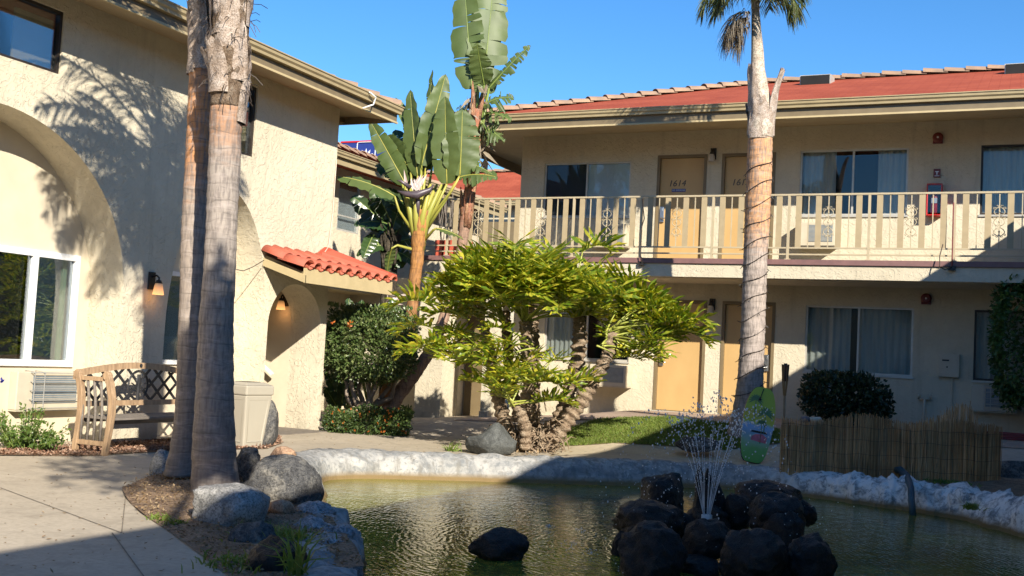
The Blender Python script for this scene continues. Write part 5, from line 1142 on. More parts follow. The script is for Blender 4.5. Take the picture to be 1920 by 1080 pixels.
def frond(lm, sm, base, az, el, L, droop=1.5, nl=42, ll=.5, w_=.022, hang=.9, stem=.18):
    """feather palm frond"""
    d = Vector((math.cos(az)*math.cos(el), math.sin(az)*math.cos(el), math.sin(el))); p = Vector(base); pts = [p.copy()]; ds = [d.copy()]
    for i in range(nl):
        t = i/nl; d = (d+Vector((0,0,-1))*droop/nl*(.4+1.3*t)).normalized(); p = p+d*L/nl; pts.append(p.copy()); ds.append(d.copy())
    sm.tube(pts[::3]+[pts[-1]], [max(.004, .024*(1-.8*i/(nl/3+1))) for i in range(len(pts[::3])+1)], 5)
    for i in range(int(nl*stem), nl+1):
        t = i/nl; ln = ll*(math.sin(PI*min(1, .12+.88*t))**.6*.85+.15)*rv.uniform(.8,1.1); dd = ds[i]; sd = dd.cross(Vector((0,0,1))).normalized(); u_ = sd.cross(dd)
        for sg in (-1, 1):
            for rep in range(2):
                a0 = (sd*sg*rv.uniform(.7,1)+dd*rv.uniform(.3,.8)+u_*rv.uniform(-.15,.5)).normalized(); q = pts[i]+dd*rv.uniform(0, L/nl); prev = None; s2 = a0.cross(rvec()).normalized()
                for j in range(4):
                    ww = w_*(1-.85*(j/3)**1.6)*.5; cur = (q+s2*ww, q-s2*ww)
                    if prev: lm.add([prev[0], prev[1], cur[1], cur[0]], [(0,1,2,3)])
                    prev = cur; a0 = (a0+Vector((0,0,-1))*hang*rv.uniform(.3,.6)).normalized(); q = q+a0*ln/3
def queen_palm(name_lab, rows, D, mat, boots, crown_z, fr, group='ringed palms', lights=None, ring=.17, crown_r=.14, cseed=0):
    pts, rad = trunk_pts(rows, D); base = Vector((pts[0].x, pts[0].y, pts[0].z)); t = Thing('palm_tree', name_lab, 'palm tree', base, 0, group)
    tr_ = t.part('trunk', ringed(pts, rad, ring, .05, 30), mat, True)
    top = pts[-1]; r0 = rad[-1]
    return t, pts, rad
def crown(t, top, n_, L, els=(-.1, 1.2), seed=1, dead=0, ll=.5, nl=34, azs=None, drop=1.6):
    global rv
    rv = random.Random(seed); lm, sm = MB(), MB()
    for i in range(n_):
        az = (azs[i] if azs else i*2.4+rv.uniform(-.3,.3)); el = els[0]+(els[1]-els[0])*((i*.618) % 1); frond(lm, sm, top+Vector((math.cos(az)*.07, math.sin(az)*.07, rv.uniform(-.1,.25))), az, el, L*rv.uniform(.85,1.1), drop, nl, ll, hang=.9)
    c = t.part('crown', lm, M['queenleaf']); t.part('frond_stalks', sm, M['petiolegreen'], parent=c, smooth=True)
    if dead:
        lm, sm = MB(), MB()
        for i in range(dead): frond(lm, sm, top-Vector((0,0,.15)), i*2.1+.6+seed, rv.uniform(-1.0,-.5), L*.6, 1.2, 24, ll*.9, .02, .9)
        t.part('dead_fronds', lm, M['deadleaf'])
bark1 = bark_mat('palm_bark_front', 0, 3.8, (.22,.19,.165), (.36,.31,.265), (.40,.225,.13), ring=.15, ts=.80); bark2 = bark_mat('palm_bark_rear', 0, 4.5, (.22,.19,.165), (.34,.28,.23), (.52,.25,.11), ring=.12, ts=.64)
bark3 = bark_mat('palm_bark_lit', .3, 5.0, (.34,.30,.28), (.42,.35,.30), (.62,.33,.16), ring=.115, ts=.66)
# front palm of the pair
D1_ = 9.35; t, pts, rad = queen_palm('front palm of the left pair, thick ringed trunk rising behind the pale boulder', [(950,350,462),(930,357,454),(900,360,446),(850,361,442),(760,366,438),(680,370,437),(600,374,437),(520,381,441),(440,386,443),(350,389,448),(300,391,451),(250,393,452),(200,395,456)], D1_, bark1, None, 0, None)
ax_ = (pts[-1]-pts[-20]).normalized(); top = pts[-1]; tm = [top+ax_*(.028*j) for j in range(0, 85)]; tr2 = MB(); tr2.tube(tm, [min(.155, .136+.0018*i)+.012*noise.noise(p*9) for i, p in enumerate(tm)], 16); fb_part = t.part('fibrous_shaft', tr2, rock_mat('shaggy_palm_fibre', (.10,.06,.035), (.28,.19,.12), (.46,.37,.28), 16, 1.2), True)
bm_ = MB(); rb = random.Random(4)
for j in range(34): z_ = rb.uniform(-.22, 1.6); boot(bm_, top+ax_*z_, ax_, j*2.4+rb.uniform(-.3,.3), .145, rb.uniform(.35,.75), rb.uniform(.12,.26), rb.uniform(.01,.07), rb.uniform(.1,.5))
M['boot'] = rock_mat('weathered_leaf_base', (.26,.18,.12), (.42,.33,.26), (.58,.50,.43), 9, .5); t.part('leaf_bases', bm_, M['boot'], True)
fbm = MB()
for j in range(160):
    z_ = rb.uniform(.0,1.9); an = rb.uniform(0,2*PI); p = top+ax_*z_+Vector((math.cos(an),math.sin(an),0))*.165; d = Vector((math.cos(an+rb.uniform(-1,1)),math.sin(an+rb.uniform(-1,1)),rb.uniform(-1.2,.6)))*rb.uniform(.04,.13); fbm.tube([p,p+d*.6,p+d+Vector((0,0,-.03))], .0035, 3, False)
t.part('loose_fibres', fbm, M['cable'])
crown(t, tm[-1], 30, 1.45, (-.45, 1.25), 5, 12, .46, 30, None, 1.1)
# rear palm of the pair
D2_ = 10.15; t, pts, rad = queen_palm('rear palm of the left pair, darker slimmer trunk half hidden by the front one', [(890,306,372),(872,312,368),(850,318,368),(800,326,372),(740,331,376),(640,334,380),(540,338,384),(440,340,388),(350,345,391),(280,349,395),(200,353,400),(125,356,404)], D2_, bark2, None, 0, None)
ax_ = (pts[-1]-pts[-20]).normalized(); top = pts[-1]; tm = [top+ax_*(.028*j) for j in range(0, 70)]; tr2 = MB(); tr2.tube(tm, [min(.128, .112+.0016*i)+.012*noise.noise(p*9) for i, p in enumerate(tm)], 16); t.part('fibrous_shaft', tr2, bpy.data.materials['shaggy_palm_fibre'], True)
bm_ = MB()
for j in range(26): z_ = rb.uniform(-.2, 1.5); boot(bm_, top+ax_*z_, ax_, j*2.4+rb.uniform(-.3,.3), .125, rb.uniform(.35,.7), rb.uniform(.12,.22), rb.uniform(.01,.05), rb.uniform(.1,.5))
t.part('leaf_bases', bm_, M['boot'], True); crown(t, tm[-1], 26, 1.5, (-.45, 1.25), 8, 10, .46, 30, None, 1.1)
# far palm in front of the motel
D3_ = 16.7; t, pts, rad = queen_palm('tall solo palm before the ochre doors, trunk wound with string lights', [(830,1360,1440),(785,1371,1434),(760,1376,1432),(720,1382,1431),(650,1388,1433),(560,1391,1436),(480,1394,1439),(400,1397,1444),(320,1400,1447),(258,1403,1448)], D3_, bark3, None, 0, None, ring=.115)
pts3, rad3 = pts, rad; top = pts[-1]; ax_ = (pts[-1]-pts[-30]).normalized()
sh = [(258,1402,1449),(235,1403,1451),(200,1404,1449),(165,1406,1440),(130,1408,1434),(90,1409,1431),(55,1409,1427),(20,1409,1424),(-20,1408,1424),(-60,1408,1424)]
ps, rs_ = trunk_pts(sh, D3_); k = MB(); k.tube(ps, [r*(1+.03*noise.noise(p*5)) for p, r in zip(ps, rs_)], 18); M['shaft'] = rock_mat('pale_crownshaft', (.30,.22,.15), (.52,.44,.35), (.64,.58,.48), 5, .4)
t.part('crown_shaft', k, M['shaft'], True)
bm_ = MB(); c = PD(1428, 250, D3_); toR = math.atan2(RT.y, RT.x)
boot(bm_, PD(1428,255,D3_), ax_, toR-.4, .17, 1.0, .30, .12, .38); boot(bm_, PD(1424,262,D3_), ax_, toR-1.9, .18, .62, .34, .02, .5); boot(bm_, PD(1424,255,D3_), ax_, toR+2.6, .17, .5, .26, .05, .3); boot(bm_, PD(1422,210,D3_), ax_, toR-2.6, .15, .7, .25, .03, .3)
t.part('leaf_bases', bm_, M['boot'], True)
rv = random.Random(21); lm, sm = MB(), MB(); head = PD(1416, -20, D3_)
def az_of(dx, dy): v = RT*dx+Vector((FW.x,FW.y,0)).normalized()*dy; return math.atan2(v.y, v.x)
for (dx, dy, el, L_, dr_) in ((-1,.2,.75,2.0,3.4),(-.9,-.5,.5,1.7,3.2),(1,.1,.8,1.9,3.3),(.9,-.6,.45,1.7,3.0),(.3,-1,.6,1.8,3.2),(-.3,-1,.7,1.8,3.2),(.5,.9,.7,2,2.8),(-.6,.9,.8,2,2.8),(.1,1,1.1,2,2.2),(-1,-.1,.25,1.5,2.6),(1,-.3,.15,1.4,2.6),(.6,-.4,1.15,2.1,2.4),(-.5,.3,1.2,2.1,2.4),(.8,.5,1.0,2,2.6),(0,-1,.2,1.3,3)):
    frond(lm, sm, head+Vector((0,0,rv.uniform(-.1,.3))), az_of(dx,dy), el, L_*.55, dr_, 30, .55, .024, .9, .12)
c_ = t.part('crown', lm, M['queenleaf']); t.part('frond_stalks', sm, M['petiolegreen'], parent=c_, smooth=True)
lm, sm = MB(), MB()
for (yy_, dx_, dy_, e_, l_) in ((40,-1,-.2,.35,.62),(34,-1,.3,.3,.55),(44,-1,-.6,.2,.5),(38,-1,.05,.5,.42),(50,-.8,.5,.1,.4),(30,-1,-.4,.6,.5)): frond(lm, sm, PD(1410,yy_,D3_), az_of(dx_,dy_), e_, l_, 3.4, 20, .52, .016, 1.4, .1); t.part('dead_frond', lm, M['deadleaf'])
# string lights wound round trunks
def wind(label, pts, rad, z0, z1, turns, name='string_lights', g_='string lights on trunks'):
    idx = [i for i, p in enumerate(pts) if z0 <= p.z <= z1]; k = MB(); line = []; bl_ = MB(); n_ = len(idx); rr2 = random.Random(2)
    tot = turns*26
    for j in range(tot+1):
        f_ = j/tot*(n_-1); i0 = idx[int(f_)]; p = pts[i0].lerp(pts[min(i0+1, len(pts)-1)], f_ % 1); a_ = 2*PI*turns*j/tot; r_ = rad[i0]*1.035+.008; q = p+Vector((math.cos(a_)*r_, math.sin(a_)*r_, .05*math.sin(a_*1.0+1)+.02*math.sin(a_*2.3))); line.append(q)
        if j % 3 == 0: d = Vector((math.cos(a_), math.sin(a_), rr2.uniform(-1.6,.6))).normalized(); bl_.tube([q, q+d*.05], [.006,.004], 4)
    t_ = Thing(name, label, 'string lights', line[0], 0, g_); t_.part('wire', MB().tube(line, .006, 4), M['cable']); t_.part('bulbs', bl_, M['black'])
wind('dark string lights spiralling up the solo palm trunk by the ochre doors', pts3, rad3, .75, 4.45, 13)
# ------------------------------------------------------------------ giant bird of paradise plants
def paddle(lm, sm, a, b, width, nrm, sag=.1, torn=0, fold=.35, pr=.012, N_=26, curl=0):
    """big oval leaf from a (base) to b (tip) around its midrib; nrm = facing; torn 0..1 splits it into ribbons"""
    a, b, nrm = Vector(a), Vector(b), Vector(nrm).normalized(); L = (b-a).length; d = (b-a).normalized(); s_ = d.cross(nrm).normalized(); nn = s_.cross(d)
    mid = [a+(b-a)*(i/N_)+nn*(-sag*L*(i/N_)**2)+Vector((0,0,-1))*sag*L*.6*(i/N_)**2 for i in range(N_+1)]
    sm.tube(mid[:-1], [pr*(1-.75*i/N_) for i in range(N_)], 5)
    prof = lambda t: max(0, math.sin(PI*min(1, max(0, t))**.72))**.55 if t < 1 else 0
    for sg in (-1, 1):
        grp_end = 0; off = 0; fl = 0; i = 0
        while i < N_:
            g_ = 1+int(rv.random()*(4 if torn > .6 else 9 if torn > .2 else 16)) if torn > 0 else N_
            g_ = min(g_, N_-i); drp = rv.uniform(-.3,.7)*torn*(1 if torn > .6 else .6); ext = 1-rv.uniform(0,.2)*torn
            t0s = []
            for j in range(g_+1):
                t = (i+j)/N_; gap = (.07 if j == 0 else -.07 if j == g_ else 0)*min(1, torn*2) if g_ < N_ else 0; w_ = width*.5*prof((t*.98)+.02)*ext; m_ = mid[i+j]; row = []
                for q in range(5):
                    u = q/4; lat = w_*u; up_ = fold*lat*(1-.4*u)-(drp+curl)*lat*u+.012*math.sin(t*40+q)*u
                    sh_ = L/N_*gap*u*4+ (.10*w_*u if torn < .9 else .28*w_*u)
                    lat *= 1+.05*math.sin(t*23+sg*2)*u+.04*math.sin(t*57)*u; row.append(m_+s_*sg*lat+nn*(up_+.05*w_*math.sin(t*9+sg)*u)+d*sh_+Vector((0,0,-1))*drp*lat*u*.8)
                t0s.append(row)
            base = len(lm.v)
            for row in t0s: lm.v += row
            for j in range(g_):
                for q in range(4): o_ = base+j*5+q; lm.f.append((o_, o_+1, o_+6, o_+5))
            i += g_
def stalk(sm, pts, r0=.03, r1=.015): sm.tube(pts, [r0+(r1-r0)*i/(len(pts)-1) for i in range(len(pts))], 7)
TOC = -Vector((FW.x, FW.y, -.1)).normalized()
def face(dx=0, dz=0, k_=1.0): return (TOC*k_+RT*dx+Vector((0,0,dz))).normalized()
# the one with the flower
DA = 18.7; A = lambda x, y, dd=0: PD(x, y, DA+dd)
ta = Thing('bird_of_paradise_tree', 'broad-leaved bird of paradise plant with a white flower and orange-brown trunk by the canopy', 'plant', Vector((A(700,770).x, A(700,770).y, .1)), 0, 'giant bird of paradise plants')
M['trunk_orange'] = bark_mat('orange_stem', 2.0, 4.4, (.34,.17,.07), (.46,.22,.07), (.44,.30,.07), (.30,.16,.08), .28)
tp = [(A(700,815),.10),(A(722,740),.10),(A(745,690),.10),(A(762,640),.10),(A(771,590),.10),(A(776,550),.095),(A(778,520),.105),(A(782,490),.11),(A(784,460),.12),(A(788,420),.15),(A(793,390),.16)]
pp_, rr_ = [], []
for (p, r), (q, s_) in zip(tp, tp[1:]):
    for j in range(8): pp_.append(p.lerp(q, j/8)); rr_.append(r+(s_-r)*j/8)
ta.part('trunk', ringed(pp_, rr_, .28, .10, 16), M['trunk_orange'], True)
lm, sm = MB(), MB(); cr = A(795, 400)
LV = [  # petiole root, blade base, tip, width, normal dx, dz, sag, torn
    ((786,430),(790,310),(838,133,.1),.46,(.35,.0),.04,.15), ((800,430),(862,330),(870,196,-.2),.66,(.25,.1),.10,.18), ((796,430),(838,345),(832,175,-.3),.50,(-.3,.1),.05,.15),
    ((782,430),(783,330),(765,163,.2),.40,(-.7,0),.04,.2), ((784,430),(800,300),(808,128,.3),.24,(-1.2,0),.02,.1), ((778,430),(760,345),(690,216,.3),.40,(-.5,.4),.08,.3),
    ((776,430),(770,320),(725,250,.4),.42,(-.9,.1),.05,.1), ((790,430),(812,300),(812,150,.5),.34,(.9,.0),.02,.1), ((790,430),(795,300),(745,175,.5),.30,(.6,0),.05,.1)]
for ro_, bb, tt, wd, nd, sg_, tn in LV:
    a, b, c = A(*ro_), A(*bb, tt[2]*.5 if len(tt) > 2 else 0), A(tt[0], tt[1], tt[2]); stalk(sm, [a, a.lerp(b,.5)+(RT*.01), b], .035, .018); paddle(lm, sm, b, c, wd, face(*nd), sg_, tn, .28)
lmd = MB()
for bb, tt, wd, nd in (((785,330),(785,205,.6),.42,(.2,.1)),((772,330),(742,232,.7),.42,(.2,0)),((800,320),(820,170,.7),.36,(-.4,0)),((845,340),(862,250,.5),.5,(.1,.2)),((765,345),(705,300,.5),.36,(.1,.5)),((760,380),(700,352,.3),.36,(0,.8)),((790,380),(770,300,.4),.34,(.5,.3))):
    b, c = A(*bb,.3), A(*tt); paddle(lmd, sm, b, c, wd, face(*nd), .08, .3, .25)
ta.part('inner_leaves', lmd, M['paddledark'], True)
# two long leaves that arch away and hang
for (ro_, m1, bb, tt, wd, tn) in (((778,440),(748,395),(740,368),(632,298,-.4),.42,.45), ((790,430),(845,360),(862,332),(928,312,-.4),.30,.8), ((788,460),(812,432),(818,428),(870,434,-.2),.22,.1), ((782,470),(745,460),(735,465),(722,500,.1),.2,.2)):
    a, m_, b, c = A(*ro_), A(*m1,-.1), A(*bb,-.2), A(*tt); stalk(sm, [a, m_, b], .03, .015); paddle(lm, sm, b, c, wd, (face(0,1.2,.6)), .18, tn, -.25)
ta.part('leaves', lm, M['paddle'], True); ta.part('leaf_stalks', sm, M['petiole'], True)
k = MB()
for j in range(9):
    an = j*.7; p0 = A(786+3*math.sin(an), 470); p1 = A(786+18*math.sin(an), 400-8*math.cos(an), .12*math.cos(an)); p2 = A(794+40*math.sin(an), 345, .2*math.cos(an)); k.tube([p0, p1, p2], [.07,.055,.02], 7)
ta.part('leaf_sheaths', k, M['petiole'], True)
fl_ = MB(); c = A(776, 358, -.25)
for j in range(11): leaf(fl_, c+RT*rv.uniform(-.12,.12), (Vector((0,0,1))+RT*rv.uniform(-.9,.7)), TOC, rv.uniform(.22,.38), .06)
ta.part('flower', fl_, M['flower_white']); k = MB(); k.tube([A(745,358,-.25), A(762,364,-.28), A(782,366,-.3), A(806,356,-.25), A(813,346,-.25)], [.008,.05,.07,.04,.006], 8); k.tube([A(770,352,-.25), A(752,340,-.3), A(744,338,-.3)], [.04,.025,.004], 7); k.tube([A(783,368,-.2), A(784,410,-.1)], [.04,.035], 7); ta.part('bract', k, M['spathe'], True)
# the tall leaning one
DB_ = 18.9; B2 = lambda x, y, dd=0: PD(x, y, DB_+dd)
tb2 = Thing('bird_of_paradise_tree', 'tallest bird of paradise plant, leaning ringed trunk and torn leaves rising above the balcony', 'plant', B2(735,758), 0, 'giant bird of paradise plants')
tp = [(B2(700,812,-.8),.15),(B2(725,775,-.7),.14),(B2(745,742,-.6),.125),(B2(775,705,-.5),.11),(B2(802,665,-.5),.10),(B2(822,625,-.4),.095),(B2(836,585,-.3),.09),(B2(850,545,-.2),.085),(B2(860,500,-.1),.08),(B2(866,460),.085),(B2(872,420),.10),(B2(877,385),.115),(B2(882,345),.09),(B2(886,300),.08),(B2(890,250),.085),(B2(893,200),.10)]
pp_, rr_ = [], []
for (p, r), (q, s_) in zip(tp, tp[1:]):
    for j in range(10): pp_.append(p.lerp(q, j/10)); rr_.append(r+(s_-r)*j/10)
tb2.part('trunk', ringed(pp_, rr_, .13, .10, 16), bark_mat('leaning_stem', .1, 4.3, (.30,.20,.15), (.36,.23,.16), (.40,.16,.09), (.3,.2,.15), .13), True)
lm, sm = MB(), MB(); gm2 = MB()
for ro_, bb, tt, wd, nd, sg_, tn in [((886,330),(885,168),(868,-60,.0),.60,(-.1,.0),.03,.5), ((892,300),(905,175),(930,-70,.3),.76,(.2,0),.04,.55), ((890,300),(898,150),(948,-45,.5),.50,(.5,0),.05,.6), ((892,300),(908,160),(892,78,-.4),.42,(-.3,.1),.1,.5), ((895,290),(917,165),(992,78,-.2),.26,(.4,.8),.06,.95), ((895,290),(905,200),(950,158,-.2),.40,(.3,1),.35,1.0), ((893,290),(908,215),(948,195,-.3),.36,(.2,1),.4,1.0), ((893,290),(905,240),(945,245,-.2),.34,(.2,1),.3,1.0), ((888,300),(878,215),(855,180,.3),.26,(-.5,.6),.3,1.0)]:
    a, b, c = B2(*ro_), B2(*bb), B2(*tt); stalk(sm, [a, a.lerp(b,.5), b], .04, .018); paddle(lm, sm, b, c, wd, face(*nd), sg_, tn, .18, .014, 34)
for (ro_, m1, bb, tt, wd, tn) in (((884,385),(880,320),(882,308),(935,318,-.3),.42,.75), ((888,270),(900,235),(905,230),(925,262,-.1),.3,1.0)):
    a, m_, b, c = B2(*ro_), B2(*m1,-.1), B2(*bb,-.2), B2(*tt); stalk(sm, [a, m_, b], .025, .014); paddle(lm, sm, b, c, wd, face(0,1.2,.6), .2, tn, -.3)
tb2.part('leaves', lm, M['paddle'], True); tb2.part('leaf_stalks', sm, M['petiolegreen'], True)
k = MB(); rv = random.Random(31)
for j in range(26):
    y_ = rv.uniform(185, 420); an = rv.uniform(0,2*PI); c = B2(lerpt(y_, [(180,893),(300,886),(420,872)]), y_); d = Vector((math.cos(an)*.13, math.sin(an)*.13, 0)); k.tube([c-Vector((0,0,.15))+d*.5, c+d*.85+Vector((0,0,.12)), c+d*1.1+Vector((0,0,.34))], [.05,.035,.008], 6)
tb2.part('old_leaf_bases', k, rock_mat('brown_leaf_base', (.17,.07,.04), (.32,.15,.08), (.46,.30,.18), 9, .5), True)
k = MB()
for j in range(60): c = B2(892+rv.uniform(-16,22), rv.uniform(150,300)); leaf(k, c, Vector((0,0,-1))+rvec()*.8+RT*.2, rvec(), rv.uniform(.2,.55), .075)
tb2.part('dry_leaves', k, M['deadleaf'])
# dark one against the left corner
DC = 19.3; C2 = lambda x, y, dd=0: PD(x, y, DC+dd)
tc3 = Thing('bird_of_paradise_tree', 'shaded dark green bird of paradise clump between the canopy and the flowering one', 'plant', Vector((C2(728,740).x, C2(728,740).y, .0)), 0, 'giant bird of paradise plants')
k = MB()
for j in range(12): k.tube([C2(724+rv.uniform(-8,8),760,rv.uniform(-.1,.1)), C2(728+rv.uniform(-10,10),560,rv.uniform(-.1,.1)), C2(732+rv.uniform(-16,22),440,rv.uniform(-.1,.1))], [.06,.05,.035], 6)
for j in range(40): c = C2(728+rv.uniform(-12,14), rv.uniform(430,530), rv.uniform(-.15,.1)); k.tube([c, c+Vector((0,0,.3))+RT*rv.uniform(-.08,.08)], [.03,.006], 5)
tc3.part('trunk', k, M['darkbark'], True); lm, sm = MB(), MB()
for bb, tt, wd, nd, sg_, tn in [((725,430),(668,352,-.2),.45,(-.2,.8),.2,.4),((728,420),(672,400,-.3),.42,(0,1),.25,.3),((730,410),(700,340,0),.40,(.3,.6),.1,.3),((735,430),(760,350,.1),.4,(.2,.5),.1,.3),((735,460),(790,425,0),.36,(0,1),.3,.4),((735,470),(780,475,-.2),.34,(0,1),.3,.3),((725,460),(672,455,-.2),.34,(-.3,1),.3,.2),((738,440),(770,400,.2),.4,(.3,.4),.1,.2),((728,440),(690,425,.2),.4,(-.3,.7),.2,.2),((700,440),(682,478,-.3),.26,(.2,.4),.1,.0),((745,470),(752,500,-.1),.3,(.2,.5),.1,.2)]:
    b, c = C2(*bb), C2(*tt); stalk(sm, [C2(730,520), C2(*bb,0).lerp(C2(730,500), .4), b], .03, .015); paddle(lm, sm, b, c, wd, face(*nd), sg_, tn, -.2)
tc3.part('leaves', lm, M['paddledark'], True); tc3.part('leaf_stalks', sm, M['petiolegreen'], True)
# low broad leaves beside and behind the clipped shrub
DL = 18.8; ll_ = Thing('broad_leaf_plant', 'low upright green paddle leaves showing above and beside the clipped round shrub', 'plant', g3(PD(700,760,DL).x, PD(700,760,DL).y)); lm, sm = MB(), MB(); Lq = lambda x, y, dd=0: PD(x, y, DL+dd)
for ro_, tt, wd, nd in (((662,640),(655,552),.30,(.3,.2)),((668,640),(676,556),.30,(-.2,0)),((735,640),(738,546),.20,(.5,0)),((745,650),(760,575),.34,(.3,.5)),((700,650),(702,574),.3,(-.3,.5)),((715,650),(728,570),.3,(.3,.4)),((640,740),(622,655),.24,(-.2,.4)),((645,760),(612,690),.24,(.1,.9)),((640,760),(652,690),.22,(.4,.2)),((635,770),(610,720),.24,(0,1)),((650,770),(668,700),.2,(.2,.3)),((620,690),(608,660),.3,(.3,.4))):
    b, c = Lq(*ro_), Lq(*tt); stalk(sm, [Lq(690,760), b.lerp(Lq(690,760), .3), b], .02, .012); paddle(lm, sm, b, c, wd, face(*nd), .12, .15, .2)
ll_.part('leaves', lm, M['paddledark'], True); ll_.part('leaf_stalks', sm, M['petiolegreen'], True)
k = MB(); c = Lq(735,565,-.3)
for j in range(26): leaf(k, c+rvec()*.1, rvec()+RT*.3, rvec(), .22, .06)
single('dry_flower', k, M['flower_white'], 'pale pink withered bird of paradise flower at the right end of the tile canopy', 'flower', c)
# ------------------------------------------------------------------ clipped shrub, flower bush, other shrubs
rv = random.Random(44)
DS = 17.9; Sq = lambda x, y, dd=0: PD(x, y, DS+dd); sc_ = DS/F
ts = Thing('clipped_shrub', 'clipped rounded green shrub on pale twisted stems beside the arched doorway', 'shrub', g3(Sq(690,760).x, Sq(690,760).y)); k = MB(); c = Sq(694, 645)
cloud(k, ellip(c, (86*sc_, 70*sc_, 68*sc_), .74, 3.4), 9500, .062, .040, .2, .9); cloud(k, ellip(Sq(640,660), (36*sc_, 40*sc_, 50*sc_), .7, 2.4), 900, .06, .04); cloud(k, ellip(Sq(700,700), (66*sc_, 50*sc_, 22*sc_), .3, 2.2), 900, .06, .04)
for _ in range(150): p = c+Vector((rv.uniform(-1,1)*84*sc_, rv.uniform(-1,1)*60*sc_, 66*sc_)); leaf(k, p, Vector((rv.uniform(-.4,.4),rv.uniform(-.4,.4),1)), rvec(), .09, .045)
cw = ts.part('crown', k, M['boxleaf']); k = MB()
for a, b, e in (((672,765),(660,725),(650,690)),((680,768),(672,730),(690,690)),((690,768),(700,735),(715,700)),((685,768),(715,745),(735,705)),((664,760),(650,740),(640,700)),((695,765),(690,720),(698,680)),((690,765),(735,745),(750,700))):
    dd = rv.uniform(-.15,.15); k.tube([Sq(*a,dd), Sq((a[0]+b[0])/2+rv.uniform(-5,5),(a[1]+b[1])/2,dd), Sq(*b,dd), Sq((b[0]+e[0])/2+rv.uniform(-6,6),(b[1]+e[1])/2,dd), Sq(*e,dd)], [.05,.045,.035,.03,.02], 8)
ts.part('trunk', k, M['twig'], True)
k = MB()
for x_, y_ in ((657,604),(624,605),(655,610)):
    for j in range(6): leaf(k, Sq(x_,y_,-.62)+rvec()*.015, rvec(), rvec(), .055, .03)
ts.part('orange_flowers', k, M['flower_orange'])
DFb = 17.0; Fq = lambda x, y, dd=0: PD(x, y, DFb+dd); sc_ = DFb/F
fb3 = Thing('flower_bush', 'low bushy plant dotted with small orange flowers beside the path', 'bush', g3(Fq(690,812).x, Fq(690,812).y)); k = MB()
for cx_, cy_, rx, rz_, n_ in ((640,797,36,28,1700),(690,794,46,34,2500),(738,796,34,29,1700),(760,776,16,14,350),(622,785,17,24,400)): cloud(k, ellip(Fq(cx_,cy_), (rx*sc_, rx*sc_*.8, rz_*sc_), .45, 2.3), n_, .05, .028, .3, .8)
fb3.part('leaves', k, M['lantleaf']); k = MB()
for _ in range(58):
    p = Fq(rv.uniform(610,768), rv.uniform(765,812), -.22*rv.random()-.05)+Vector((0,0,0)); 
    for j in range(7): leaf(k, p+rvec()*.008, rvec()+TOC, rvec(), .022, .016)
fb3.part('orange_flowers', k, M['flower_orange']); k = MB()
for _ in range(40): a = Fq(rv.uniform(640,740),805,.25); k.tube([a, a+Vector((rv.uniform(-.1,.1),0,.3))], .005, 4)
fb3.part('stems', k, M['twig'])
lb = Thing('leafy_bush', 'light green leafy bush growing from the bark bed at the left edge', 'bush', gp(60, 845)); k, s2 = MB(), MB(); Dl = depth(gp(60,845)); Gq = lambda x, y, dd=0: PD(x, y, Dl+dd)
for j in range(60):
    bx = rv.uniform(-10,105); b = Gq(60+(bx-60)*.5, 843, rv.uniform(-.2,.25)); e = Gq(bx+rv.uniform(-16,34), 843-rv.uniform(18,92)*(1-abs(bx-35)/150), rv.uniform(-.35,.4)); m_ = b.lerp(e,.5)+rvec()*.03; s2.tube([b,m_,e], .0035, 4)
    for q in range(22): t_ = rv.uniform(.15,1); p = b.lerp(e,t_)+rvec()*.03; leaf(k, p, rvec()+Vector((0,0,.2)), rvec()+Vector((0,0,1)), rv.uniform(.04,.075), rv.uniform(.022,.034))
lb.part('leaves', k, M['brightleaf']); lb.part('stems', s2, M['petiolegreen'])
k = MB(); c = PX(3,715,-9.6)
for j in range(9): leaf(k, c+rvec()*.01, rvec()+TOC, rvec(), .05, .03)
single('blue_flower', k, plain('blue_petal', (.04,.06,.35), None, .5), 'small dark blue flower at the left edge below the white window', 'flower', c)
DD = PY(1588,740,18.3); Dd = depth(DD); Hq = lambda x, y, dd=0: PD(x, y, Dd+dd); sc_ = Dd/F
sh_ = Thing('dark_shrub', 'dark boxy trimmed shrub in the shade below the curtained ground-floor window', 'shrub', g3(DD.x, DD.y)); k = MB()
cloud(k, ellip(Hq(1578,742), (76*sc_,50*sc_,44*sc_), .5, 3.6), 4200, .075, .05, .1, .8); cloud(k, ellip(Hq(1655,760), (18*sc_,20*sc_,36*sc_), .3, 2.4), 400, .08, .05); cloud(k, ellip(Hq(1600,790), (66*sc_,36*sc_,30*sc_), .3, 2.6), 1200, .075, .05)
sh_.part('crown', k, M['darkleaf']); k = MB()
for j in range(8): a = g3(DD.x+rv.uniform(-.15,.15), DD.y); k.tube([a, a.lerp(Hq(1590+rv.uniform(-60,60),750),.5)+rvec()*.05, Hq(1590+rv.uniform(-60,60),750)], [.02,.015,.008], 5)
sh_.part('stems', k, M['twig'])
HC = PY(1935, 640, 18.9); Dh = depth(HC); Iq = lambda x, y, dd=0: PD(x, y, Dh+dd); sc_ = Dh/F
hg = Thing('climbing_hedge', 'tall leafy green hedge column hanging at the right edge beside the shaded window', 'hedge', g3(HC.x, HC.y)); k = MB()
cloud(k, ellip(Iq(1940,640), (74*sc_,62*sc_,116*sc_), .72, 5.0), 5200, .075, .05, -.3, .9); cloud(k, ellip(Iq(1898,738), (20*sc_,20*sc_,34*sc_), .2, 2.2), 350, .075, .05, -.4); cloud(k, ellip(Iq(1880,580), (12*sc_,12*sc_,46*sc_), .2, 2.2), 260, .075, .05, -.4)
hg.part('foliage', k, M['ficusleaf']); k = MB(); k.tube([g3(HC.x,HC.y), Iq(1940,700), Iq(1940,560)], [.06,.05,.03], 7); hg.part('trunk', k, M['twig'], True)
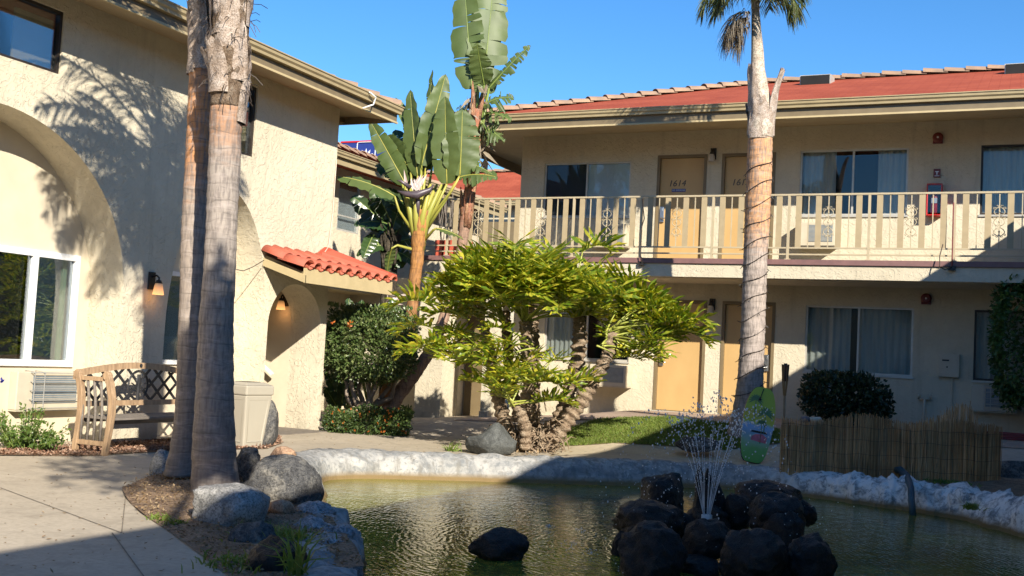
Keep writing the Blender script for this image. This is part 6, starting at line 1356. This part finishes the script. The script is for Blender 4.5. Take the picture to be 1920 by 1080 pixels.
# ------------------------------------------------------------------ tree philodendron
rv = random.Random(77); DP = 15.6; Pq = lambda x, y, dd=0: PD(x, y, DP+dd)
tph = Thing('tree_philodendron', 'large sprawling tree philodendron with glossy deeply cut yellow-green leaves on scarred trunks', 'plant', g3(Pq(990,830).x, Pq(990,830).y))
lm, sm = MB(), MB()
def philo(base, az, el, pl, bl, droop=1.3, tilt=0):
    d = Vector((math.cos(az)*math.cos(el), math.sin(az)*math.cos(el), math.sin(el))); p = Vector(base); pts = [p.copy()]
    for i in range(7): d = (d+Vector((0,0,-1))*.06).normalized(); p = p+d*pl/7; pts.append(p.copy())
    sm.tube(pts, [.016-.0012*i for i in range(8)], 5)
    hd = Vector((d.x, d.y, 0)).normalized(); sd = hd.cross(Vector((0,0,1))).normalized(); b = (hd*.8+Vector((0,0,.35))+Vector((d.x,d.y,d.z))*.3).normalized(); mid = [p.copy()]; bs = [b.copy()]; n_ = 13
    for i in range(n_): b = (b+Vector((0,0,-1))*droop/n_*(.5+i/n_)).normalized(); p = p+b*bl/n_; mid.append(p.copy()); bs.append(b.copy())
    sm.tube(mid[::2], [max(.002, .0075*(1-i/10)) for i in range(len(mid[::2]))], 4)
    for i in range(0, n_):
        t = i/n_; ln = bl*.74*(math.sin(PI*(t*.80+.20))**.8)*rv.uniform(.85,1.1)
        if ln < .05: continue
        for sg in (-1, 1):
            bb = bs[i]; nn = sd.cross(bb); nn = nn if nn.z > 0 else -nn; fw_ = -.5+1.5*t; a_ = (sd*sg*1.0+bb*fw_+nn*rv.uniform(.1,1.2)).normalized(); q = mid[i]+bb*rv.uniform(0,.5)*bl/n_; w0 = bl/n_*1.05; prev = None; ph = rv.uniform(0,6); ax_ = (bb-a_*bb.dot(a_)).normalized(); tw = rv.uniform(-.8,.8)
            W = (.9, 1.15, .75, 1.25, .75, .1)
            for j in range(6):
                ww = w0*W[j]*.5*(1 if ln > .12 else .7); a2 = (ax_*math.cos(tw*j/5+.25*math.sin(ph+j*1.7))+nn*math.sin(tw*j/5+.35*math.sin(ph+j*1.9))).normalized(); cur = (q+a2*ww, q-a2*ww, q-nn*ww*.3)
                if prev: lm.add([prev[0],prev[2],prev[1],cur[1],cur[2],cur[0]], [(0,1,4,5),(1,2,3,4)])
                prev = cur; a_ = (a_+Vector((0,0,-1))*.06+bb*.07).normalized(); q = q+a_*ln/5+nn*.012*math.sin(ph+j*2)
HS = .88
heads = [  # x, y, depth offset, number, petiole, blade, elevation range, azimuth centre (image right = 0), spread
    (985,600,-.2,34,.76,.64,(.35,1.5),None), (945,600,.1,24,.66,.58,(.25,1.3),PI), (1085,590,.3,24,.68,.64,(.35,1.4),None), (1138,630,-.2,22,.64,.56,(.05,1.0),0), (1000,560,.5,24,.65,.70,(.4,1.45),None), (965,580,-.5,14,.55,.62,(.3,1.1),-PI/2), (1050,580,-.5,12,.5,.6,(.3,1.1),-PI/2),
    (945,570,.5,12,.6,.6,(.4,1.3),PI), (960,760,-.7,10,.42,.46,(.2,1.2),None), (925,650,-.3,7,.60,.5,(-.15,.4),PI), (1125,650,-.4,6,.40,.46,(-.3,.5),0), (1005,720,-.6,9,.40,.46,(.1,1.1),None), (950,710,-.5,8,.42,.46,(.0,1.0),None), (905,650,0,5,.36,.48,(-.2,.6),PI), (1000,650,-.7,4,.42,.46,(-.2,.9),-PI/2)]
azR = math.atan2(RT.y, RT.x)
for hx, hy, dd, n_, pl, bl, (e0, e1), ac in heads:
    hp_ = Pq(hx, hy, dd); n_ = int(n_*.86)
    for i in range(n_):
        el = e0+(e1-e0)*((i*.618+.13) % 1); az = azR+((i*2.4+rv.uniform(-.3,.3)) if ac is None else ac+rv.uniform(-1.25,1.25)); philo(hp_+rvec()*.05, az, el, pl*rv.uniform(.7,1.15)*(1.1-.25*abs(el)), bl*rv.uniform(.8,1.12), rv.uniform(.3,1.4))
for hx, hy, az, el, pl, bl in ((900,650,PI+.1,.12,.7,.5),(905,630,PI-.3,.35,.8,.56),(1150,615,.1,.22,.85,.6),(1155,610,-.2,.4,.8,.58),(1150,640,0,-.1,.3,.45),(905,630,PI+.4,.0,.6,.5),(960,560,PI/2,1.4,.7,.65),(1075,570,.6,1.45,.75,.6),(880,600,PI+.2,.55,.6,.6)):
    philo(Pq(hx,hy,-.3), azR+az, el, pl, bl, 1.4)
lv = tph.part('leaves', lm, M['philo'], False); tph.part('leaf_stalks', sm, M['philo_stem'], True)
k = MB()
def scarred(rows, D0=0, name=None):
    P = [(Pq(x, y, d_), r*DP/F) for x, y, d_, r in rows]; pts, rad = [], []
    for (p, r), (q, s_) in zip(P, P[1:]):
        n_ = max(3, int((q-p).length/.02))
        for j in range(n_): pts.append(p.lerp(q, j/n_)); rad.append(r+(s_-r)*j/n_)
    mb = MB(); mb.tube(pts, [r*(1+.16*math.sin(i*1.25)+.08*noise.noise(p*11)) for i, (p, r) in enumerate(zip(pts, rad))], 12, True, lambda i, an: 1+.16*noise.noise(Vector((math.cos(an)*2.4, math.sin(an)*2.4, pts[i].z*9)))); 
    for j in range(int(len(pts)*1.8)):
        i = rv.randrange(len(pts)); an = rv.uniform(0,2*PI); d = Vector((math.cos(an), math.sin(an), 0)); p = pts[i]+d*rad[i]*.8; mb.tube([p, p+d*.03+Vector((0,0,rv.uniform(-.01,.03)))], [.022,.006], 5)
    return mb
M['scar'] = rock_mat('scarred_trunk', (.16,.10,.06), (.33,.24,.16), (.52,.42,.30), 14, .9)
for rows in ([(985,835,0,16),(988,780,-.1,14),(992,720,-.15,13),(990,660,-.2,13),(985,600,-.2,12)], [(960,830,0,14),(940,770,.1,13),(925,700,.1,12),(915,650,.1,11),(905,600,.1,9)], [(1030,830,-.1,15),(1055,800,-.2,15),(1090,755,-.2,14),(1115,710,-.2,13),(1138,670,-.2,12),(1152,620,-.2,10)], [(1035,820,.3,14),(1065,740,.3,13),(1082,680,.3,14),(1088,630,.3,14),(1085,590,.3,10)], [(985,840,-.5,10),(985,800,-.6,10),(975,770,-.65,9),(962,755,-.7,7)], [(1000,830,.4,13),(1002,700,.5,11),(1000,570,.5,9)], [(975,790,.3,11),(955,700,.4,10),(948,580,.5,8)]):
    tph.part('trunk', scarred(rows), M['scar'], True)
k = MB()
for j in range(420):
    x_ = rv.gauss(1000,34); y_ = 846-abs(rv.gauss(0,28)); 
    if not (925 < x_ < 1066): continue
    c = Pq(x_, y_, rv.uniform(-.5,.35)); d = rvec(); d.z *= .8; L_ = rv.uniform(.08,.26); k.tube([c, c+d*L_*.5+rvec()*.03, c+d*L_+Vector((0,0,-.06))], [.011,.009,.003], 4)
for j in range(60): c = Pq(rv.gauss(990,32), 835-abs(rv.gauss(0,26)), rv.uniform(-.35,.2)); k.ball(c, rv.uniform(.035,.075), 7, 5, (1,1,rv.uniform(.7,1.4)))
tph.part('dead_leaf_skirt', k, M['scar'])
k = MB()
for j in range(170): p = gp(rv.uniform(925,1068), rv.uniform(828,856)); leaf(k, p+Vector((0,0,.01)), Vector((rv.uniform(-1,1),rv.uniform(-1,1),.15)), Vector((0,0,1)), rv.uniform(.04,.10), .03)
tph.part('fallen_leaves', k, M['litter'])
# ------------------------------------------------------------------ ground litter, grass
def scatter_chips(name, poly, n, L0, L1, mat, lift=.008, hf=gh, filt=None):
    k = MB(); xs = [p[0] for p in poly]; ys = [p[1] for p in poly]; c = 0
    while c < n:
        x_, y_ = rv.uniform(min(xs), max(xs)), rv.uniform(min(ys), max(ys)); c += 1
        if not inside(x_, y_, poly) or (filt and not filt(x_, y_)): continue
        leaf(k, Vector((x_, y_, hf(x_,y_)+lift+rv.random()*.02)), Vector((rv.uniform(-1,1), rv.uniform(-1,1), rv.uniform(-.3,.5))), Vector((0,0,1))+rvec()*.5, rv.uniform(L0,L1), rv.uniform(L0,L1)*.6, .3)
    return tag(mk(name, k, mat), None, None, None, 'stuff')
scatter_chips('bark_mulch', [Vector((v.x, v.y)) for v in bed if True], 26000, .02, .055, M['mulch'], .012, gh, lambda x, y: y > 6)
hm = lambda x, y: gh(x, y)+mound(x, y)
scatter_chips('dry_bed_litter', isl, 16000, .012, .04, M['litter'], .012, lambda x, y: gh(x,y)+mound(x,y)*.25)
def blades(k, p, n, h, spread, w_=.004, lean=.5):
    for _ in range(n):
        q = p+Vector((rv.gauss(0,spread), rv.gauss(0,spread), 0)); d = Vector((rv.gauss(0,lean), rv.gauss(0,lean), 1)).normalized(); s_ = d.cross(rvec()).normalized()*w_*rv.uniform(.7,1.4); L_ = h*rv.uniform(.6,1.2); m_ = q+d*L_*.55; e = q+d*L_*.55+(d+Vector((d.x,d.y,-.5))).normalized()*L_*.5
        k.add([q-s_, q+s_, m_+s_*.8, m_-s_*.8, e], [(0,1,2,3),(3,2,4)])
k = MB(); xs = [p.x for p in lawn]; ys = [p.y for p in lawn]; c = 0
while c < 48000:
    x_, y_ = rv.uniform(min(xs), max(xs)), rv.uniform(min(ys), max(ys)); c += 1
    if inside(x_, y_, lawn): blades(k, g3(x_, y_, .01), 1, .055, .005, .004, .45)
tag(mk('lawn_grass', k, M['grass']), None, None, None, 'stuff')
def tuft(label, px, py, n, h, sp_, w_=.006, ln=.5, z=None):
    p = gp(px, py) if z is None else PZ(px, py, z); k = MB(); blades(k, p, n, h, sp_, w_, ln); return single('grass_tuft', k, M['grass'], label, 'grass tuft', p, 'grass tufts on the banks')
tuft('long-bladed grass tuft beside the nearest black stone', 552, 1078, 34, .30, .035, .007, .45, .02)
tuft('short grass patch between the dark stone and the pond edge stones', 520, 1012, 420, .10, .13, .004, .5)
tuft('small grass tuft on the dry bed near the path', 300, 975, 60, .06, .04); tuft('tiny grass tuft beside the pale boulder on the dry bed', 328, 985, 60, .06, .04)
tuft('bright grass tuft left of the charcoal stone', 848, 846, 46, .16, .05, .007, .7); tuft('low green weeds at the foot of the reed fence', 1770, 905, 500, .06, .16, .005, .7); tuft('small green weed on the right pond rim', 1822, 955, 90, .10, .04, .006, .6, -.05)
tuft('small weeds under the nearest black stone by the soil', 455, 1062, 260, .07, .12)

# ------------------------------------------------------------------ tree behind the photographer whose crown mottles the trunks and rocks with shade
rv = random.Random(9); ot = Thing('courtyard_tree', 'small leafy tree standing to the right of the viewpoint, outside the picture', 'tree', (1.5, -1.2, 0)); k = MB()
cloud(k, ellip((1.25,.55,6.25), (.55,.5,1.0), .2, 2.2, .25), 1500, .14, .08, 0, .6); cloud(k, ellip((1.9,-.6,6.9), (1.0,1.0,.8), .2, 2.2, .2), 1400, .14, .08); cloud(k, ellip((.9,.9,5.5), (.5,.4,.35), .2, 2.2, .3), 420, .13, .08)
ot.part('crown', k, M['boxleaf']); ot.part('trunk', MB().tube([(1.5,-1.2,0),(1.6,-1.1,2.5),(1.55,-.6,4.6),(1.4,.2,5.6)], [.14,.11,.08,.03], 10), M['twig'], True)

rv = random.Random(15); k = MB()
for _ in range(420):
    p = gp(rv.uniform(-20,560), rv.uniform(852,1078)) if _ < 260 else gp(rv.uniform(540,900), rv.uniform(800,868))
    if inside(p.x, p.y, PONDS) or p.y < 3: continue
    leaf(k, p+Vector((0,0,.006)), Vector((rv.uniform(-1,1),rv.uniform(-1,1),.1)), Vector((0,0,1)), rv.uniform(.012,.045), rv.uniform(.008,.02))
tag(mk('fallen_leaf_litter', k, M['litter']), None, None, None, 'stuff')
